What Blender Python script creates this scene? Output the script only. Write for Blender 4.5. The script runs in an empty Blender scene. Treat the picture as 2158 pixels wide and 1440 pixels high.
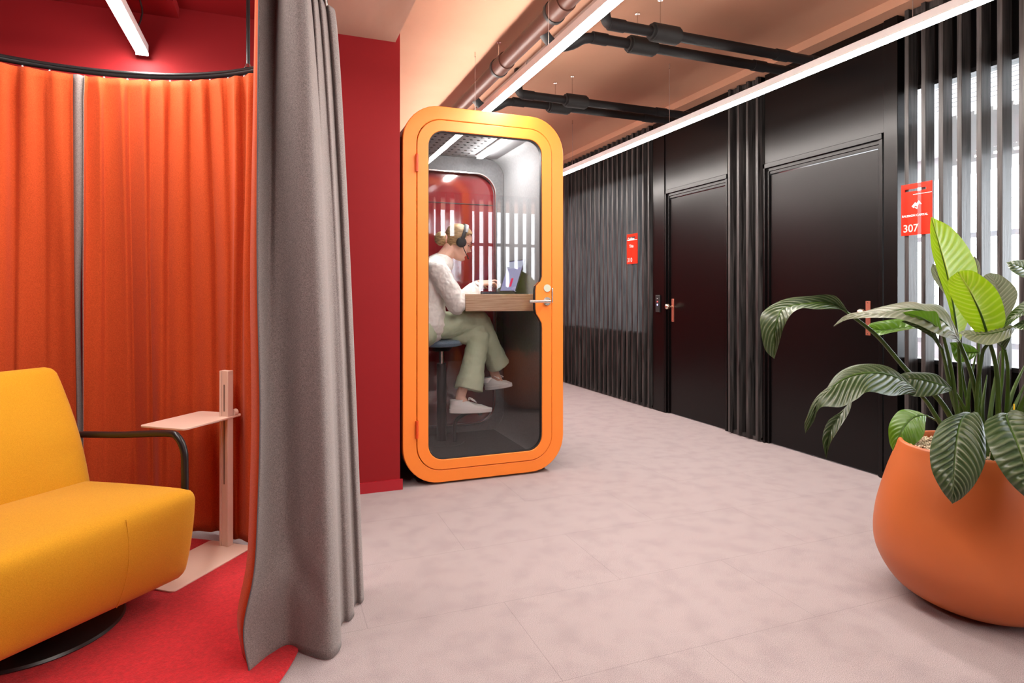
import bpy, bmesh, math, random
from mathutils import Vector, Matrix, noise
random.seed(7)
C = bpy.context.scene.collection
# ------------------------------------------------------------------ camera
F_PX = 1290.0; YAW = math.radians(21.25); HZ = 620.0; CAM_H = 1.15; CXP = 1079.0
S_, C_ = math.sin(YAW), math.cos(YAW)
cd = bpy.data.cameras.new('camera'); cam = bpy.data.objects.new('camera', cd); C.objects.link(cam)
cam.location = (0, 0, CAM_H); cam.rotation_euler = (math.pi/2, 0, -YAW)
cd.sensor_width = 36; cd.lens = 36*F_PX/2158; cd.shift_y = -(720-HZ)/2158; cd.clip_start = .05
bpy.context.scene.camera = cam
# ------------------------------------------------------------------ world, exposure
w = bpy.data.worlds.new('sky'); bpy.context.scene.world = w; w.use_nodes = True
w.node_tree.nodes['Background'].inputs[0].default_value = (.93, .96, 1, 1)
w.node_tree.nodes['Background'].inputs[1].default_value = 9.0
vs = bpy.context.scene.view_settings
vs.view_transform = 'Standard'; vs.look = 'None'; vs.gamma = 1; vs.use_curve_mapping = False; vs.exposure = 0.95
TUBE_E = 62.0; UP_E = 31.0; BOOTH_E = 60.0; POD_E = 85.0

# ------------------------------------------------------------------ helpers
def ray(px, py): 
    a = (px-CXP)/F_PX; b = (HZ-py)/F_PX
    return Vector((S_+a*C_, C_-a*S_, b))
def D(px, py, d): return Vector((0, 0, CAM_H)) + ray(px, py)*d          # by distance along the view axis
def PY(px, py, y): r = ray(px, py); return Vector((0, 0, CAM_H)) + r*(y/r.y)
def PX(px, py, x): r = ray(px, py); return Vector((0, 0, CAM_H)) + r*(x/r.x)
def PZ(px, py, z): r = ray(px, py); return Vector((0, 0, CAM_H)) + r*((z-CAM_H)/r.z)

def tag(o, label=None, cat=None, group=None, kind=None):
    if label: o['label'] = label
    if cat: o['category'] = cat
    if group: o['group'] = group
    if kind: o['kind'] = kind
    return o
def thing(name, loc, label, cat, group=None):
    o = bpy.data.objects.new(name, None); C.objects.link(o); o.location = loc; o.empty_display_size = .1
    return tag(o, label, cat, group)
class MB:
    def __init__(s): s.v = []; s.f = []; s.mi = []
    def add(s, vs, fs, mi=0):
        n = len(s.v); s.v += [tuple(v) for v in vs]; s.f += [tuple(i+n for i in f) for f in fs]; s.mi += [mi]*len(fs)
        return s
    def box(s, x0, x1, y0, y1, z0, z1, mi=0):
        vs = [(x, y, z) for z in (z0, z1) for y in (y0, y1) for x in (x0, x1)]
        return s.add(vs, [(0,2,3,1), (4,5,7,6), (0,1,5,4), (2,6,7,3), (0,4,6,2), (1,3,7,5)], mi)
    def obox(s, c, ax, ay, az, mi=0):   # oriented box by half vectors
        c = Vector(c); vs = [c+ax*i+ay*j+az*k for k in (-1,1) for j in (-1,1) for i in (-1,1)]
        return s.add(vs, [(0,2,3,1), (4,5,7,6), (0,1,5,4), (2,6,7,3), (0,4,6,2), (1,3,7,5)], mi)
    def tube(s, pts, r, n=12, cap=True, mi=0, up=None):
        pts = [Vector(p) for p in pts]; m = len(pts); rs = r if isinstance(r, (list, tuple)) else [r]*m
        T = [(pts[min(i+1, m-1)]-pts[max(i-1, 0)]).normalized() for i in range(m)]
        u = Vector(up) if up else (Vector((0,0,1)) if abs(T[0].z) < .9 else Vector((1,0,0)))
        vs = []
        for i in range(m):
            u = (u - T[i]*u.dot(T[i])).normalized(); w_ = T[i].cross(u)
            rr = rs[i]; ra, rb = rr if isinstance(rr, tuple) else (rr, rr)
            for k in range(n):
                a = 2*math.pi*k/n; vs.append(pts[i]+u*math.cos(a)*ra+w_*math.sin(a)*rb)
        fs = [(i*n+k, i*n+(k+1)%n, (i+1)*n+(k+1)%n, (i+1)*n+k) for i in range(m-1) for k in range(n)]
        if cap: fs += [tuple(range(n))[::-1], tuple(range((m-1)*n, m*n))]
        return s.add(vs, fs, mi)
    def limb(s, pts, rs, n=20, up=None):     # rounded caps, closed
        pts = [Vector(p) for p in pts]
        def ab(r): return r if isinstance(r, tuple) else (r, r)
        a0 = (pts[0]-pts[1]).normalized(); a1 = (pts[-1]-pts[-2]).normalized()
        P, R = [], []
        for k in (0, 1, 2, 3, 4):
            t = math.radians(4+k*21.5); q = ab(rs[0]); m = min(q)
            P.append(pts[0]+a0*m*math.cos(t)); R.append((q[0]*math.sin(t), q[1]*math.sin(t)))
        P += pts; R += [ab(r) for r in rs]
        for k in (4, 3, 2, 1, 0):
            t = math.radians(4+k*21.5); q = ab(rs[-1]); m = min(q)
            P.append(pts[-1]+a1*m*math.cos(t)); R.append((q[0]*math.sin(t), q[1]*math.sin(t)))
        return s.tube(P, R, n, True, 0, up)
    def lathe(s, prof, c=(0,0,0), n=48, mi=0, capb=True, capt=True):
        vs = [(c[0]+r*math.cos(2*math.pi*k/n), c[1]+r*math.sin(2*math.pi*k/n), c[2]+z) for r, z in prof for k in range(n)]
        m = len(prof); fs = [(i*n+k, i*n+(k+1)%n, (i+1)*n+(k+1)%n, (i+1)*n+k) for i in range(m-1) for k in range(n)]
        if capb: fs.append(tuple(range(n))[::-1])
        if capt: fs.append(tuple(range((m-1)*n, m*n)))
        return s.add(vs, fs, mi)
    def sphere(s, c, r, n=16, mi=0):
        r = r if isinstance(r, tuple) else (r, r, r); vs = []
        for i in range(1, n):
            t = math.pi*i/n
            for k in range(2*n):
                a = math.pi*k/n; vs.append((c[0]+r[0]*math.sin(t)*math.cos(a), c[1]+r[1]*math.sin(t)*math.sin(a), c[2]-r[2]*math.cos(t)))
        m = 2*n; fs = [(i*m+k, i*m+(k+1)%m, (i+1)*m+(k+1)%m, (i+1)*m+k) for i in range(n-2) for k in range(m)]
        b = len(vs); vs += [(c[0], c[1], c[2]-r[2]), (c[0], c[1], c[2]+r[2])]
        fs += [(b, (k+1)%m, k) for k in range(m)] + [(b+1, (n-2)*m+k, (n-2)*m+(k+1)%m) for k in range(m)]
        return s.add(vs, fs, mi)
    def grid(s, rows, closed=False, mi=0):
        n = len(rows[0]); vs = [p for r in rows for p in r]; m = len(rows)
        kk = n if closed else n-1
        return s.add(vs, [(i*n+k, i*n+(k+1)%n, (i+1)*n+(k+1)%n, (i+1)*n+k) for i in range(m-1) for k in range(kk)], mi)
    def build(s, name, mats, parent=None, smooth=True, ang=40, bevel=0, seg=2, fix=True, xf=None):
        me = bpy.data.meshes.new(name); me.from_pydata([tuple(v) for v in s.v], [], s.f)
        mats = mats if isinstance(mats, (list, tuple)) else [mats]
        for m in mats: me.materials.append(m)
        for p, k in zip(me.polygons, s.mi): p.material_index = k
        if xf is not None: me.transform(xf)
        if fix:
            bm = bmesh.new(); bm.from_mesh(me); bmesh.ops.recalc_face_normals(bm, faces=bm.faces); bm.to_mesh(me); bm.free()
        if smooth:
            me.polygons.foreach_set('use_smooth', [True]*len(me.polygons))
            if ang < 180: me.set_sharp_from_angle(angle=math.radians(ang))
        me.update()
        o = bpy.data.objects.new(name, me); C.objects.link(o)
        if parent is not None:
            o.parent = parent; M = Matrix.Translation(-Vector(parent_loc(parent))); o.matrix_parent_inverse = Matrix.Identity(4)
            me.transform(M)
        if bevel:
            b = o.modifiers.new('bevel', 'BEVEL'); b.width = bevel; b.segments = seg; b.limit_method = 'ANGLE'; b.angle_limit = math.radians(35)
        return o
def parent_loc(p):
    l = Vector(p.location)
    while p.parent: p = p.parent; l += p.location
    return l
def struct(o): o['kind'] = 'structure'; return o
def cr(pts, n):   # Catmull-Rom resample of tuples to n points
    pts = [tuple(p) for p in pts]; m = len(pts); out = []
    for i in range(n):
        t = i*(m-1)/(n-1); k = min(int(t), m-2); u = t-k
        p0 = pts[max(k-1, 0)]; p1 = pts[k]; p2 = pts[k+1]; p3 = pts[min(k+2, m-1)]
        out.append(tuple(.5*((2*b)+(-a+c)*u+(2*a-5*b+4*c-d)*u*u+(-a+3*b-3*c+d)*u**3) for a, b, c, d in zip(p0, p1, p2, p3)))
    return out
def rrect(x0, x1, z0, z1, r, n=10, side=1):   # rounded rectangle loop (x,z), same count for every call
    pts = []
    for cx, cz, a0 in ((x1-r, z0+r, -90), (x1-r, z1-r, 0), (x0+r, z1-r, 90), (x0+r, z0+r, 180)):
        for k in range(n+1):
            a = math.radians(a0+90*k/n); pts.append((cx+r*math.cos(a), cz+r*math.sin(a)))
        if cx == x1-r and a0 == -90:
            for k in range(1, 60): pts.append((x1, z0+r+(z1-z0-2*r)*k/60))
    return pts

# ------------------------------------------------------------------ materials
def mat(name, col, rough=.6, metal=0, spec=.5, noise_amt=0, nscale=8, col2=None, bump=0, bscale=200, emit=None, es=0, coat=0, sheen=0, stretch=None, trans=0, alpha=1, detail=4, bdist=.002):
    m = bpy.data.materials.new(name); m.use_nodes = True; N = m.node_tree.nodes; L = m.node_tree.links; b = N['Principled BSDF']
    b.inputs['Base Color'].default_value = (*col, 1); b.inputs['Roughness'].default_value = rough; b.inputs['Metallic'].default_value = metal
    b.inputs['Specular IOR Level'].default_value = spec; b.inputs['Coat Weight'].default_value = coat
    b.inputs['Sheen Weight'].default_value = sheen; b.inputs['Transmission Weight'].default_value = trans; b.inputs['Alpha'].default_value = alpha
    tc = N.new('ShaderNodeTexCoord'); mp = N.new('ShaderNodeMapping'); L.new(tc.outputs['Object'], mp.inputs[0])
    if stretch: mp.inputs['Scale'].default_value = stretch
    if col2:
        n = N.new('ShaderNodeTexNoise'); n.inputs['Scale'].default_value = nscale; n.inputs['Detail'].default_value = detail; L.new(mp.outputs[0], n.inputs[0])
        r = N.new('ShaderNodeValToRGB'); r.color_ramp.elements[0].position = .5-noise_amt; r.color_ramp.elements[1].position = .5+noise_amt
        r.color_ramp.elements[0].color = (*col, 1); r.color_ramp.elements[1].color = (*col2, 1)
        L.new(n.outputs[0], r.inputs[0]); L.new(r.outputs[0], b.inputs['Base Color'])
    if bump:
        n2 = N.new('ShaderNodeTexNoise'); n2.inputs['Scale'].default_value = bscale; n2.inputs['Detail'].default_value = 3; L.new(mp.outputs[0], n2.inputs[0])
        bp = N.new('ShaderNodeBump'); bp.inputs['Strength'].default_value = bump; bp.inputs['Distance'].default_value = bdist
        L.new(n2.outputs[0], bp.inputs['Height']); L.new(bp.outputs[0], b.inputs['Normal'])
    if emit: b.inputs['Emission Color'].default_value = (*emit, 1); b.inputs['Emission Strength'].default_value = es
    return m
def fabric(name, c1, c2, scale=420, bump=.5, rough=.9, sheen=.2):
    """woven cloth: two crossed thread waves mixed with noise"""
    m = mat(name, c1, rough, spec=.2, sheen=sheen); N = m.node_tree.nodes; L = m.node_tree.links; b = N['Principled BSDF']
    tc = N.new('ShaderNodeTexCoord'); n = N.new('ShaderNodeTexNoise'); n.inputs['Scale'].default_value = scale; n.inputs['Detail'].default_value = 2
    mp = N.new('ShaderNodeMapping'); mp.inputs['Scale'].default_value = (1, 1, .35); L.new(tc.outputs['Object'], mp.inputs[0]); L.new(mp.outputs[0], n.inputs[0])
    n3 = N.new('ShaderNodeTexNoise'); n3.inputs['Scale'].default_value = scale; n3.inputs['Detail'].default_value = 2
    mp2 = N.new('ShaderNodeMapping'); mp2.inputs['Scale'].default_value = (.35, .35, 1.4); L.new(tc.outputs['Object'], mp2.inputs[0]); L.new(mp2.outputs[0], n3.inputs[0])
    ad = N.new('ShaderNodeMath'); ad.operation = 'ADD'; L.new(n.outputs[0], ad.inputs[0]); L.new(n3.outputs[0], ad.inputs[1])
    hf = N.new('ShaderNodeMath'); hf.operation = 'MULTIPLY'; hf.inputs[1].default_value = .5; L.new(ad.outputs[0], hf.inputs[0])
    r = N.new('ShaderNodeValToRGB'); r.color_ramp.elements[0].position = .38; r.color_ramp.elements[1].position = .62
    r.color_ramp.elements[0].color = (*c1, 1); r.color_ramp.elements[1].color = (*c2, 1); L.new(hf.outputs[0], r.inputs[0]); L.new(r.outputs[0], b.inputs['Base Color'])
    bp = N.new('ShaderNodeBump'); bp.inputs['Strength'].default_value = bump; bp.inputs['Distance'].default_value = .001; L.new(hf.outputs[0], bp.inputs['Height']); L.new(bp.outputs[0], b.inputs['Normal'])
    return m
def emat(name, col, s):
    m = bpy.data.materials.new(name); m.use_nodes = True; N = m.node_tree.nodes; N.clear()
    e = N.new('ShaderNodeEmission'); e.inputs[0].default_value = (*col, 1); e.inputs[1].default_value = s
    o = N.new('ShaderNodeOutputMaterial'); m.node_tree.links.new(e.outputs[0], o.inputs[0]); return m
def glassmat(name, tint=(1,1,1), refl=.0, rough=0):
    """thin pane: see-through with fresnel reflection"""
    m = bpy.data.materials.new(name); m.use_nodes = True; N = m.node_tree.nodes; L = m.node_tree.links; N.clear()
    t = N.new('ShaderNodeBsdfTransparent'); t.inputs[0].default_value = (*tint, 1)
    g = N.new('ShaderNodeBsdfGlossy'); g.inputs['Roughness'].default_value = rough
    fr = N.new('ShaderNodeFresnel'); fr.inputs[0].default_value = 1.5
    ad = N.new('ShaderNodeMath'); ad.operation = 'MULTIPLY_ADD'; ad.inputs[1].default_value = .8; ad.inputs[2].default_value = refl; ad.use_clamp = True; L.new(fr.outputs[0], ad.inputs[0])
    mx = N.new('ShaderNodeMixShader'); o = N.new('ShaderNodeOutputMaterial')
    L.new(ad.outputs[0], mx.inputs[0]); L.new(t.outputs[0], mx.inputs[1]); L.new(g.outputs[0], mx.inputs[2]); L.new(mx.outputs[0], o.inputs[0]); return m

def carpet():
    m = mat('lilac grey carpet tiles', (.4,.34,.34), .95, spec=.1, sheen=.15); N = m.node_tree.nodes; L = m.node_tree.links; b = N['Principled BSDF']
    tc = N.new('ShaderNodeTexCoord')
    def nz(s, d=4): n = N.new('ShaderNodeTexNoise'); n.inputs['Scale'].default_value = s; n.inputs['Detail'].default_value = d; L.new(tc.outputs['Object'], n.inputs[0]); return n
    a = nz(520, 3); r = N.new('ShaderNodeValToRGB'); r.color_ramp.elements[0].position = .36; r.color_ramp.elements[1].position = .6
    r.color_ramp.elements[0].color = (.19,.16,.163,1); r.color_ramp.elements[1].color = (.47,.395,.395,1); L.new(a.outputs[0], r.inputs[0])
    q = nz(9, 10); r2 = N.new('ShaderNodeValToRGB'); r2.color_ramp.elements[0].position = .32; r2.color_ramp.elements[1].position = .55
    r2.color_ramp.elements[0].color = (.88,.865,.88,1); r2.color_ramp.elements[1].color = (1,1,1,1); L.new(q.outputs[0], r2.inputs[0])
    mx = N.new('ShaderNodeMixRGB'); mx.blend_type = 'MULTIPLY'; mx.inputs[0].default_value = 1; L.new(r.outputs[0], mx.inputs[1]); L.new(r2.outputs[0], mx.inputs[2])
    br = N.new('ShaderNodeTexBrick'); br.inputs['Color1'].default_value = (1,1,1,1); br.inputs['Color2'].default_value = (.985,.985,.985,1); br.inputs['Mortar'].default_value = (.5,.5,.5,1)
    br.inputs['Scale'].default_value = 1; br.inputs['Mortar Size'].default_value = .0016; br.inputs['Mortar Smooth'].default_value = .4; br.inputs['Brick Width'].default_value = 1.0; br.inputs['Row Height'].default_value = .5; br.offset = .5
    mp = N.new('ShaderNodeMapping'); mp.inputs['Location'].default_value = (.2,-.14,0); L.new(tc.outputs['Object'], mp.inputs[0]); L.new(mp.outputs[0], br.inputs[0])
    mx2 = N.new('ShaderNodeMixRGB'); mx2.blend_type = 'MULTIPLY'; mx2.inputs[0].default_value = .45; L.new(mx.outputs[0], mx2.inputs[1]); L.new(br.outputs[0], mx2.inputs[2]); L.new(mx2.outputs[0], b.inputs['Base Color'])
    bp = N.new('ShaderNodeBump'); bp.inputs['Strength'].default_value = .5; bp.inputs['Distance'].default_value = .0008; L.new(a.outputs[0], bp.inputs['Height']); L.new(bp.outputs[0], b.inputs['Normal'])
    return m
def leafmat(name, top, vein, under, transl=.3, rough=.35, cu=0):
    m = bpy.data.materials.new(name); m.use_nodes = True; N = m.node_tree.nodes; L = m.node_tree.links; b = N['Principled BSDF']; out = N['Material Output']
    at = N.new('ShaderNodeAttribute'); at.attribute_name = 'vein'
    mx = N.new('ShaderNodeMixRGB'); mx.inputs[1].default_value = (*top, 1); mx.inputs[2].default_value = (*vein, 1); L.new(at.outputs['Fac'], mx.inputs[0])
    nz = N.new('ShaderNodeTexNoise'); nz.inputs['Scale'].default_value = 30
    hs = N.new('ShaderNodeMixRGB'); hs.blend_type = 'MULTIPLY'; hs.inputs[0].default_value = .5; L.new(mx.outputs[0], hs.inputs[1]); L.new(nz.outputs[0], hs.inputs[2])
    ge = N.new('ShaderNodeNewGeometry'); m2 = N.new('ShaderNodeMixRGB')
    if under: L.new(ge.outputs['Backfacing'], m2.inputs[0])
    else: m2.inputs[0].default_value = 0; under = top
    L.new(mx.outputs[0], m2.inputs[1]); m2.inputs[2].default_value = (*under, 1)
    L.new(m2.outputs[0], b.inputs['Base Color']); b.inputs['Roughness'].default_value = rough
    tr = N.new('ShaderNodeBsdfTranslucent'); L.new(m2.outputs[0], tr.inputs[0]); ms = N.new('ShaderNodeMixShader'); ms.inputs[0].default_value = transl
    L.new(b.outputs[0], ms.inputs[1]); L.new(tr.outputs[0], ms.inputs[2]); L.new(ms.outputs[0], out.inputs[0]); return m

M = {}
M['carpet'] = carpet()
M['redpaint'] = mat('red wall paint', (.28,.011,.014), .6, spec=.2, bump=.04, bscale=300)
M['redboard'] = mat('red skirting paint', (.40,.01,.02), .35)
M['ceiling'] = mat('salmon painted concrete ceiling', (.47,.245,.155), .85, noise_amt=.3, nscale=2, col2=(.52,.28,.18), bump=.1, bscale=20)
M['beam'] = mat('board marked salmon concrete', (.47,.28,.20), .8, noise_amt=.25, nscale=3, col2=(.58,.37,.28), stretch=(1.5,.3,1), bump=.1, bscale=30)
M['black'] = mat('black satin panel paint', (.0025,.0018,.0019), .30, spec=.28, bump=.02, bscale=90)
M['blackmetal'] = mat('black powder coated metal', (.012,.012,.013), .35)
M['matteblack'] = mat('matte black plastic', (.015,.015,.016), .6)
M['felt'] = mat('charcoal acoustic felt', (.10,.10,.105), .95, noise_amt=.3, nscale=60, col2=(.15,.15,.155), bump=.5, bscale=160, sheen=.4)
M['felt2'] = mat('charcoal pod floor carpet', (.05,.05,.052), .95, noise_amt=.3, nscale=160, col2=(.11,.11,.11), bump=.4, bscale=300)
M['orange'] = mat('orange lacquered steel', (.95,.25,.028), .46)
M['orangeside'] = mat('darker orange edge', (.80,.12,.012), .45)
M['glass'] = glassmat('clear pane', (.95,.96,.97), .0)
M['officeglass'] = glassmat('office pane', (.97,.985,.99), .0)
M['redback'] = mat('red lacquered back panel', (.17,.014,.017), .08, spec=.9, coat=.5)
M['steel'] = mat('brushed steel', (.72,.70,.67), .25, metal=1)
M['chromepipe'] = mat('galvanised duct', (.55,.52,.52), .35, metal=.85)
M['brownpipe'] = mat('reddish brown pipe', (.05,.018,.012), .5, spec=.3)
M['pipeblack'] = mat('dark grey pipe', (.012,.0115,.0125), .55, spec=.3)
M['rubber'] = mat('black pipe clamp', (.01,.01,.01), .6)
M['tube'] = emat('warm white opal diffuser', (1,.93,.87), TUBE_E)
M['uptube'] = emat('warm white upper diffuser', (1,.92,.85), UP_E)
M['boothtube'] = emat('warm white booth diffuser', (1,.93,.87), BOOTH_E)
M['podled'] = emat('neutral white led', (1,.96,.92), POD_E)
M['curtorange'] = fabric('burnt orange wool', (.42,.052,.011), (.60,.092,.020), 520, .4, .9, .05)
M['curtgrey'] = fabric('grey weave', (.125,.106,.10), (.32,.275,.262), 800, .6)
M['mustard'] = fabric('mustard weave', (.54,.25,.008), (.67,.34,.015), 800, .5, .9, .1)
M['rug'] = mat('red pile rug', (.36,.004,.008), .95, noise_amt=.25, nscale=90, col2=(.60,.009,.018), bump=.8, bscale=240, sheen=.08, bdist=.004)
M['beige'] = mat('powder coated beige metal', (.74,.54,.44), .45)
M['beigein'] = mat('dark slot', (.16,.10,.08), .6)
M['terracotta'] = mat('terracotta lacquer pot', (.50,.12,.026), .42, noise_amt=.3, nscale=4, col2=(.56,.14,.032), bump=.05, bscale=120)
M['pebble'] = mat('cream pebbles', (.62,.46,.30), .8, noise_amt=.3, nscale=40, col2=(.85,.72,.55))
M['soil'] = mat('soil', (.12,.07,.04), .9)
M['leafdark'] = leafmat('dark green leaf', (.028,.056,.014), (.20,.23,.13), None, .06, .34)
M['leafpale'] = leafmat('silvery leaf', (.15,.17,.10), (.33,.34,.24), None, .38, .34)
M['leafgreen'] = leafmat('mid green leaf', (.03,.085,.006), (.11,.19,.03), (.08,.19,.008), .3, .3)
M['leafbright'] = leafmat('young lime leaf', (.26,.44,.004), (.48,.58,.08), (.36,.50,.015), .45, .5)
M['stem'] = mat('leaf stalk', (.022,.055,.004), .42, spec=.3, noise_amt=.3, nscale=10, col2=(.06,.12,.010))
M['yellow'] = mat('yellow plastic', (.95,.62,.01), .4)
M['white'] = mat('white paint', (.8,.8,.8), .6)
M['blind'] = mat('grey blind slat', (.10,.10,.11), .5)
M['officegrey'] = mat('light grey office', (.5,.51,.53), .7)
M['oak'] = mat('striped oak veneer', (.50,.29,.17), .45, noise_amt=.2, nscale=6, col2=(.78,.55,.37), stretch=(1.2,3,30), detail=6, coat=.25)
M['skin'] = mat('skin', (.80,.49,.37), .5); M['skin'].node_tree.nodes['Principled BSDF'].inputs['Subsurface Weight'].default_value = .1
M['skin'].node_tree.nodes['Principled BSDF'].inputs['Subsurface Radius'].default_value = (.02,.008,.004)
M['shirt'] = mat('cream blouse cloth', (.90,.85,.80), .75, bump=.15, bscale=40, sheen=.2, bdist=.006)
M['pants'] = mat('sage green trousers', (.54,.62,.43), .7, noise_amt=.3, nscale=20, col2=(.60,.68,.49), bump=.15, bscale=30, bdist=.008)
M['shoe'] = mat('white leather', (.92,.90,.87), .5, bump=.1, bscale=80)
M['sole'] = mat('white rubber sole', (.92,.89,.86), .55)
M['hair'] = mat('dark blond hair', (.17,.09,.035), .45, noise_amt=.16, nscale=8, col2=(.50,.33,.16), stretch=(3,5,22), bump=.45, bscale=14, bdist=.006)
M['lips'] = mat('pink lips', (.60,.18,.15), .4)
M['screen'] = mat('screen', (.02,.02,.02), .15, emit=(.42,.42,.68), es=.38)
M['laptop'] = mat('dark laptop shell', (.03,.03,.04), .35)
M['redtile'] = emat('red window on screen', (.5,.03,.08), .8)
M['blueseat'] = fabric('blue grey upholstery', (.15,.22,.30), (.26,.34,.44), 300, .4)
M['copper'] = mat('reddish copper plate', (.55,.19,.13), .35, metal=.6)
M['brass'] = mat('pale brass', (.85,.74,.58), .25, metal=1)
M['white_print'] = mat('white print', (.9,.85,.82), .5)
M['pinkprint'] = mat('pale pink print', (.85,.50,.46), .5)
M['indicator'] = mat('grey green disc', (.55,.60,.48), .5)
M['hingeorange'] = mat('deep orange hinge', (.70,.07,.01), .4)
M['cable'] = mat('steel cable', (.35,.27,.24), .4, metal=.3)
def slatmat():
    m = mat('black stained pine batten', (.012,.010,.010), .30, spec=.45); N = m.node_tree.nodes; L = m.node_tree.links; b = N['Principled BSDF']
    tc = N.new('ShaderNodeTexCoord'); mp = N.new('ShaderNodeMapping'); mp.inputs['Scale'].default_value = (34, 34, 1.7); L.new(tc.outputs['Object'], mp.inputs[0])
    n = N.new('ShaderNodeTexNoise'); n.inputs['Scale'].default_value = 1.4; n.inputs['Detail'].default_value = 7; n.inputs['Distortion'].default_value = .8; L.new(mp.outputs[0], n.inputs[0])
    r = N.new('ShaderNodeValToRGB'); r.color_ramp.elements[0].position = .35; r.color_ramp.elements[1].position = .7
    r.color_ramp.elements[0].color = (.010,.009,.009,1); r.color_ramp.elements[1].color = (.075,.068,.066,1); L.new(n.outputs[0], r.inputs[0]); L.new(r.outputs[0], b.inputs['Base Color'])
    r3 = N.new('ShaderNodeMapRange'); r3.inputs[3].default_value = .30; r3.inputs[4].default_value = .55; L.new(n.outputs[0], r3.inputs[0]); L.new(r3.outputs[0], b.inputs['Roughness'])
    bp = N.new('ShaderNodeBump'); bp.inputs['Strength'].default_value = .25; bp.inputs['Distance'].default_value = .003; L.new(n.outputs[0], bp.inputs['Height']); L.new(bp.outputs[0], b.inputs['Normal'])
    return m
M['slat'] = slatmat()
def acrylic():
    m = bpy.data.materials.new('translucent red acrylic'); m.use_nodes = True; N = m.node_tree.nodes; L = m.node_tree.links; b = N['Principled BSDF']; o = N['Material Output']
    b.inputs['Base Color'].default_value = (.90,.055,.025,1); b.inputs['Roughness'].default_value = .2
    t = N.new('ShaderNodeBsdfTransparent'); t.inputs[0].default_value = (1,.35,.35,1); tl = N.new('ShaderNodeBsdfTranslucent'); tl.inputs[0].default_value = (1,.10,.05,1)
    a = N.new('ShaderNodeMixShader'); a.inputs[0].default_value = .35; L.new(b.outputs[0], a.inputs[1]); L.new(tl.outputs[0], a.inputs[2])
    c = N.new('ShaderNodeMixShader'); c.inputs[0].default_value = .35; L.new(a.outputs[0], c.inputs[1]); L.new(t.outputs[0], c.inputs[2]); L.new(c.outputs[0], o.inputs[0]); return m
M['acrylic'] = acrylic()

# ------------------------------------------------------------------ setting
CEIL = 2.90; WX = 3.5
struct(MB().box(-3.2, 8.0, -5.1, 8.0, -.12, 0).build('floor', M['carpet'], smooth=False))
struct(MB().box(.66, 8.0, -5.1, 8.0, CEIL, CEIL+.12).build('ceiling', M['ceiling'], smooth=False))
struct(MB().box(.12, .665, -5.1, 3.62, 2.63, 3.0).build('trim_1', M['beam'], smooth=False))          # dropped concrete beam
struct(MB().box(-3.2, .12, -5.1, 3.62, 2.64, 3.0).build('trim_2', M['redpaint'], smooth=False))       # dropped red soffit over the booth
struct(MB().box(-3.2, -.46, 3.40, 3.60, 2.585, 2.64).build('trim_3', M['redpaint'], smooth=False))
struct(MB().box(-3.2, .692, 3.60, 4.0, 0, 3.02).build('wall_front', M['redpaint'], smooth=False))
struct(MB().box(.60, .692, 4.0, 8.0, 0, 3.02).build('wall_front_return', M['redpaint'], smooth=False))
struct(MB().box(-3.2, .706, 3.588, 3.60, 0, .062).build('baseboard_front', M['redboard'], smooth=False))
struct(MB().box(.692, 8.0, 7.55, 7.7, 0, 3.02).build('wall_far', M['redpaint'], smooth=False))
struct(MB().box(-3.3, -3.2, -3.1, 4.0, 0, 3.02).build('wall_left', M['redpaint'], smooth=False))
bk = MB(); bk.box(-3.3, 2.5, -3.1, -2.95, 0, 3.02); bk.box(2.5, 8.0, -3.1, -2.95, 0, 1.15); bk.box(2.5, 3.0, -3.1, -2.95, 0, 2.15); bk.box(3.0, 3.22, -3.1, -2.95, .35, 2.85); bk.box(2.5, 8.0, -3.1, -2.95, 2.80, 3.02); bk.box(4.75, 8, -3.1, -2.95, 0, 3.02)
struct(bk.build('wall_back', M['redpaint'], smooth=False))
wb = MB(); wb.box(2.5, 4.75, -3.06, -3.0, 1.15, 1.20); wb.box(2.5, 4.75, -3.06, -3.0, 2.0, 2.05)
for x in (2.5, 4.7): wb.box(x, x+.05, -3.06, -3.0, .85, 2.80)
struct(wb.build('window_4', M['officegrey'], smooth=False))
for x0, n_, lb in ((2.56, 3, 'black battens before the far left of the window behind the camera'), (3.25, 9, 'black battens before the window behind the camera, next to the corridor corner')):
    t = thing('slat_screen', (x0, -2.93, 0), lb, 'slat screen')
    for i in range(n_): MB().box(x0+.163*i, x0+.163*i+.075, -2.93, -2.87, .01, 2.86).build('batten', M['slat'], t, smooth=False)
struct(MB().box(3.415, 3.72, -1.0, 7.55, 2.842, CEIL).build('trim_4', M['ceiling'], smooth=False))     # slab edge along the slatted wall
# right wall: spandrels, posts, panels (black)
GX = 3.60
YA0, YA1 = 5.20, 7.55; YC0, YC1 = -.9, 2.61
wr = MB()
for a, b in ((YA0, YA1), (YC0, YC1)):
    wr.box(GX, GX+.08, a, b, 0, .74); wr.box(GX, GX+.08, a, b, 2.40, 2.842)
wr.box(3.525, GX+.08, 4.995, 5.185, 0, 2.842)                  # panel with the card reader
wr.box(3.535, GX+.08, 4.12, 4.995, 2.155, 2.842)               # over door 1
wr.box(3.58, GX+.08, 3.70, 4.16, 0, 2.842)                     # behind the middle battens
wr.box(3.535, GX+.08, 2.70, 3.70, 2.155, 2.842)                # over door 2
wr.box(3.52, GX+.08, 2.61, 2.70, 0, 2.842)                     # post
struct(wr.build('wall_right', M['black'], bevel=.002))
struct(MB().box(3.505, 3.52, 2.612, 2.70, 0, .05).build('baseboard_right', M['black'], smooth=False))
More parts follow.
